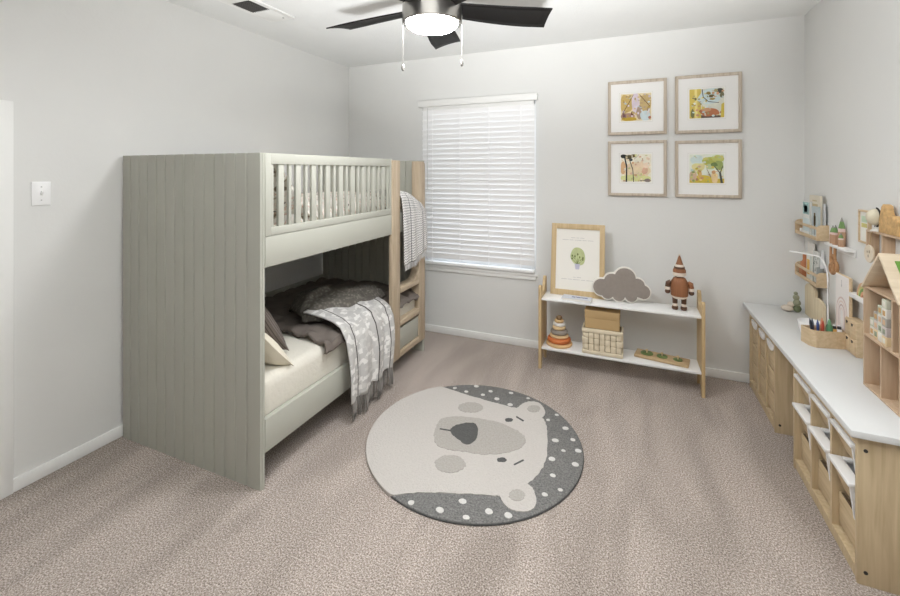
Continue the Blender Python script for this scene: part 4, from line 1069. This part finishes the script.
wbook(3.205, 3.325, .982, .992, zr, 1.245, (224, 226, 222), 'white and teal picture book farthest left on the upper rack', ((.15, .95, .62, .97, (150, 182, 182)), (.35, .8, .68, .88, (172, 194, 192)), (.1, .9, .12, .5, (206, 218, 220)), (0, .12, 0, 1, (204, 210, 206))))
wbook(3.105, 3.262, .997, 1.008, zr, 1.285, (222, 214, 196), 'tall cream picture book at the back of the upper rack', ((.2, .8, .72, .80, (196, 178, 140)), (.3, .7, .86, .89, (200, 186, 150))))
wbook(3.090, 3.185, .9835, .9935, zr, 1.222, (188, 198, 200), 'grey picture book with a brown leaf in the upper rack', ((.42, .62, .32, .80, (118, 102, 66)), (.36, .68, .42, .70, (118, 102, 66)), (.50, .54, .08, .35, (86, 92, 92)), (0.05, .95, .02, .10, (214, 220, 220))))
wbook(3.086, 3.135, 1.010, 1.017, zr, 1.24, (206, 208, 210), 'thin pale picture book at the near end of upper rack')
mg = thing('white_mug', 'small round white mug at the corner end of the upper rack', 'mug', (.9975, 3.372, zr))
B().lathe([(.010, zr+.0005), (.0165, zr+.008), (.017, zr+.030), (.015, zr+.030), (.012, zr+.008), (.001, zr+.006)], (.998, 3.372, 0), 20).build('body', M['plastic'], mg)
B().torus((.998, 3.348, zr+.018), .009, .002, 'x').build('handle', M['plastic'], mg)

zr2 = .7705
tc_ = paint((198, 142, 104), .7, .08, 30, name='terracotta'); tc2 = paint((186, 122, 84), .7, .08, 30, name='terracotta_deep')
def bottle(x, y, r, hgt, m_, label):
    q = thing('ceramic_bottle', label, 'bottle', (x, y, zr2), 'bottles on the lower wall rack')
    B().lathe([(r*.9, zr2+.0005), (r, zr2+.006), (r, zr2+hgt*.62), (r*.75, zr2+hgt*.74), (r*.62, zr2+hgt*.78)], (x, y, 0), 20).build('body', m_, q)
    B().lathe([(r*.62, zr2+hgt*.78), (r*.66, zr2+hgt), (.001, zr2+hgt)], (x, y, 0), 18).build('neck', m_, q)
bottle(1.000, 3.385, .018, .085, tc_, 'short peach bottle at the corner end of the lower rack')
bottle(1.000, 3.345, .018, .135, tc2, 'tall terracotta bottle in the lower rack')
wb2 = thing('picture_card', 'white card with orange and yellow panel in the lower rack', 'card', (1.0, 3.245, zr2))
B().box(.992, .997, 3.205, 3.295, zr2, .93).build('card', paint((222, 222, 214), .8, .03, name='card_white'), wb2)
B().box(.9912, .992, 3.245, 3.285, zr2+.03, .89, mat=paint((216, 172, 92), .8, .1, 30, name='amber_panel')).box(.9912, .992, 3.212, 3.235, zr2+.02, .915, mat=paint((196, 204, 200), .8, .05, name='pale_panel')).build('printed_panel', None, wb2)
wb3 = thing('picture_card', 'speckled grey card in the lower rack beside the grey cup', 'card', (1.0, 3.17, zr2))
B().box(1.000, 1.005, 3.13, 3.215, zr2, .955).build('card', paint((206, 208, 204), .8, .2, 60, name='speckle_card'), wb3)
d = B(); random.seed(3)
for i in range(16):
    yy, zz = 3.138+random.random()*.066, zr2+.06+random.random()*.10
    d.box(.9994, 1.0, yy, yy+.007, zz, zz+.006, mat=paint((120, 124, 114), .8, .1, name='speckle'))
d.build('leaf_speckles', None, wb3)
gc_ = thing('grey_cup', 'grey cylindrical cup at the near end of the lower rack', 'cup', (.998, 3.105, zr2))
B().lathe([(.015, zr2+.0005), (.0175, zr2+.10), (.016, zr2+.10), (.014, zr2+.006), (.001, zr2+.006)], (.9985, 3.105, 0), 22).build('body', paint((152, 156, 154), .7, .06, 30, name='grey_ceramic'), gc_)
# small framed print and bottle visible above the lower rack: they stand on it at the back
one(B().box(1.010, 1.016, 3.235, 3.335, zr2, .99, .001), 'picture_card', 'tall white card with small motifs at the back of lower rack', 'card', (1.013, 3.28, zr2), paint((224, 220, 214), .8, .03, name='tall_card'))
bw_ = thing('white_bottle', 'white bottle at the back of the lower rack', 'bottle', (1.013, 3.145, zr2))
B().lathe([(.011, zr2+.0005), (.011, zr2+.14), (.006, zr2+.165), (.006, zr2+.20), (.001, zr2+.20)], (1.0125, 3.115, 0), 18).build('body', paint((226, 227, 228), .4, .02, name='white_glaze'), bw_)

# ---------------------------------------------------------------- white ledge with pencil-shaped toys and hanging beads
lg = B().box(.985, XR-.001, 2.755, 3.012, 1.022, 1.036, .002).box(XR-.007, XR-.001, 2.755, 3.012, .996, 1.022)
one(lg, 'wall_ledge', 'short white wall ledge carrying green-tipped wooden cones', 'ledge', (1.01, 2.88, 1.022), M['white'])
zl = 1.0365
def cone_toy(x, y, r, hgt, label):
    q = thing('wooden_cone_toy', label, 'toy', (x, y, zl), 'green-tipped cones on the white ledge')
    B().lathe([(r, zl), (r, zl+hgt*.30), (r*.98, zl+hgt*.5)], (x, y, 0), 6).build('base', wood('toy_rust', (190, 136, 96), (206, 156, 116), 'z'), q)
    B().lathe([(r*.98, zl+hgt*.5), (r*.9, zl+hgt*.62)], (x, y, 0), 6).build('band', paint((222, 196, 190), .7, .05, name='pink_band'), q)
    B().lathe([(r*.9, zl+hgt*.62), (r*.45, zl+hgt*.86)], (x, y, 0), 6).build('roof', paint((120, 152, 96), .7, .08, name='green_roof'), q)
    B().lathe([(r*.45, zl+hgt*.86), (.001, zl+hgt)], (x, y, 0), 6).build('tip', paint((140, 138, 132), .7, .05, name='grey_tip'), q)
cone_toy(1.010, 2.862, .017, .150, 'tallest green-tipped wooden cone on the white ledge'); cone_toy(1.006, 2.958, .015, .098, 'green-tipped wooden cone at the left end of the white ledge')
cone_toy(1.000, 2.908, .014, .105, 'green-tipped wooden cone in front of the tallest cone'); cone_toy(.999, 2.842, .0125, .072, 'smallest green-tipped wooden cone on the white ledge')
rg = thing('hanging_rings', 'orange-brown wooden rings hanging under the white ledge', 'toy', (.992, 2.935, 1.02))
orr = wood('honey_ring', (186, 122, 66), (206, 146, 86), 'z')
B().tube([(1.0, 2.965, 1.021), (.998, 2.963, .95), (.996, 2.955, .905)], .006, 8).build('strap', paint((196, 150, 110), .8, .05, name='strap'), rg)
for (y, z, R, r) in ((2.935, .905, .028, .0075), (2.905, .918, .030, .008), (2.925, .955, .022, .007)):
    B().torus((.996, y, z), R, r, 'x').build('ring', orr, rg)
B().tube([(1.0, 2.915, 1.021), (.998, 2.912, .95)], .007, 8).build('strap', orr, rg)

# small framed strip picture
fp = thing('small_picture', 'narrow wooden framed strip picture on the right wall', 'picture', (XR, 2.655, 1.16)); x0, x1 = XR-.014, XR-.001; y0, y1, z0, z1 = 2.606, 2.706, 1.085, 1.243; f = .009
B().box(x0, x1, y0, y0+f, z0, z1, .001).box(x0, x1, y1-f, y1, z0, z1, .001).box(x0, x1, y0+f, y1-f, z0, z0+f, .001).box(x0, x1, y0+f, y1-f, z1-f, z1, .001).build('frame', M['beech'], fp)
B().box(x0+.006, x1, y0+f, y1-f, z0+f, z1-f).build('paper', paint((230, 228, 222), .9, .02, name='strip_paper', spec=.1), fp)
B().box(x0+.0052, x0+.006, 2.632, 2.684, 1.185, 1.215, mat=paint((196, 214, 190), .9, .1, 40, name='mint_wash')).build('colour_patch', None, fp)
B().box(x0+.0052, x0+.006, 2.632, 2.684, 1.160, 1.180, mat=paint((206, 198, 130), .9, .1, 40, name='olive_wash')).build('colour_patch', None, fp)

# shallow wall box shelf with globe and castle
bxs = thing('wall_box_shelf', 'shallow open wooden wall box above the doll house', 'wall shelf', (1.0, 2.33, 1.034)); x0, x1, y0, y1, z0, z1 = .985, XR-.001, 2.10, 2.548, 1.034, 1.163; t = .009
B().box(x0, x1, y0, y1, z1-t, z1, .001).build('top_board', M['house'], bxs); B().box(x0, x1, y0, y1, z0, z0+t, .001).build('bottom_board', M['house'], bxs)
for (a, c) in ((y0, y0+t), (y1-t, y1)): B().box(x0, x1, a, c, z0+t, z1-t, .001).build('end_board', M['house'], bxs)
B().box(x0+.002, x1, 2.412, 2.420, z0+t, z1-t).build('divider', M['house'], bxs)
zs = z1+.0005
gl = thing('globe', 'cream desk globe on a dark stand at the end of the wall box', 'globe', (1.0, 2.475, zs))
B().ball((.995, 2.485, zs+.062), .034, (1, 1, 1.1), paint((214, 206, 184), .6, .12, 22, name='globe_cream')).build('sphere', None, gl)
B().torus((.995, 2.485, zs+.062), .041, .0035, 'x', PI*.55, PI*1.55).build('arm', M['dark'], gl)
B().lathe([(.022, zs+.0005), (.020, zs+.006), (.004, zs+.012), (.004, zs+.024), (.001, zs+.025)], (.995, 2.478, 0), 20).build('stand', paint((226, 222, 216), .6, .03, name='globe_stand'), gl)
cork = paint((200, 164, 114), .8, .22, 60, .5, 120, name='cork')
cpts = [(2.30, zs), (2.452, zs), (2.452, zs+.050), (2.440, zs+.085), (2.432, zs+.112), (2.418, zs+.124), (2.398, zs+.118), (2.388, zs+.085), (2.372, zs+.072), (2.352, zs+.080), (2.336, zs+.066), (2.318, zs+.074), (2.30, zs+.06)]
one(B().prism(cpts, 'x', .990, 1.018, .003), 'cork_mountain', 'golden cork mountain-shaped ornament on top of the wall box', 'ornament', (1.0, 2.375, zs), cork)
dk = thing('round_plaque', 'pale round wooden plaque with brown leaf marks below the wall box', 'plaque', (.975, 2.49, 1.06))
B().lathe([(.038, -.004), (.040, 0), (.038, .004)], (.972, 2.482, 1.062), 28, axis='x').build('disc', wood('pale_disc', (216, 196, 164), (230, 212, 184), 'y'), dk)
B().tube([(.9725, 2.482, 1.101), (.978, 2.482, 1.150), (.9815, 2.482, 1.158), (.986, 2.482, 1.1645)], .0012, 6).build('hanging_cord', M['craft'], dk)
d = B()
for (y, z, r) in ((2.474, 1.072, .012), (2.492, 1.070, .009), (2.484, 1.052, .011)): d.ball((.9680, y, z), r*.55, (.12, .6, 1.2), None, 12)
d.build('leaf_marks', paint((130, 116, 96), .8, .05, name='mark_brown'), dk)

# second white ledge with small rainbow
one(B().box(.985, XR-.001, 2.36, 2.722, .812, .834, .002), 'wall_ledge', 'white wall ledge running behind the doll house', 'ledge', (1.01, 2.55, .812), M['white'])
rw = thing('rainbow_stacker', 'small painted rainbow arch toy on the white ledge by the doll house', 'toy', (1.0, 2.60, .8345))
for k, (r, c) in enumerate(((.062, (206, 168, 136)), (.050, (198, 190, 130)), (.038, (128, 158, 92)), (.026, (214, 160, 130)))):
    ri = r-.0115
    pts = [(2.598+r*math.cos(a), .8345+1.15*r*math.sin(a)) for a in [PI*i/18 for i in range(19)]]+[(2.598+ri*math.cos(a), .8345+1.15*ri*math.sin(a)) for a in [PI*(18-i)/18 for i in range(19)]]
    B().prism(pts, 'x', .994, 1.018, .001).build('arch', paint(c, .7, .05, name='arch_paint'), rw)

# ---------------------------------------------------------------- light and camera
wd = bpy.data.worlds.new('sky'); SC.world = wd; wd.use_nodes = True
bg = wd.node_tree.nodes['Background']; bg.inputs['Color'].default_value = (.80, .88, 1, 1); bg.inputs['Strength'].default_value = 1.0
def lamp(name, typ, loc, energy, size, rot=(0, 0, 0), color=(1, 1, 1)):
    l = bpy.data.lights.new(name, typ); l.energy = energy; l.color = color
    if typ == 'AREA': l.size = size
    else: l.shadow_soft_size = size
    o = bpy.data.objects.new(name, l); COL.objects.link(o); o.location = loc; o.rotation_euler = rot; o['kind'] = 'helper'; return o
lamp('camera_flash', 'POINT', (.02, -.02, 1.69), .6, .05, color=(1, 1, 1))
sp = lamp('ceiling_fill', 'SPOT', (.18, -.70, .62), 350, .12, color=(.985, .995, 1))  # added fill light aimed upward, brightens the ceiling and right wall
sp.data.spot_size = math.radians(80); sp.data.spot_blend = 1
sp.rotation_euler = Vector((-.195, .62, .80)).to_track_quat('-Z', 'Y').to_euler()

cam = bpy.data.cameras.new('camera'); co = bpy.data.objects.new('camera', cam); COL.objects.link(co)
cam.sensor_width = 36; cam.lens = 428/900*36; cam.shift_y = -(298-171)/900; cam.clip_start = .05
co.location = (0, 0, 1.43); co.rotation_euler = (PI/2, 0, math.atan(182/428))
SC.camera = co
vs = SC.view_settings; vs.view_transform = 'Standard'; vs.look = 'None'; vs.gamma = 1; vs.use_curve_mapping = False; vs.exposure = 1.9
SC.cycles.use_denoising = True
SC.cycles.max_bounces = 12; SC.cycles.diffuse_bounces = 8
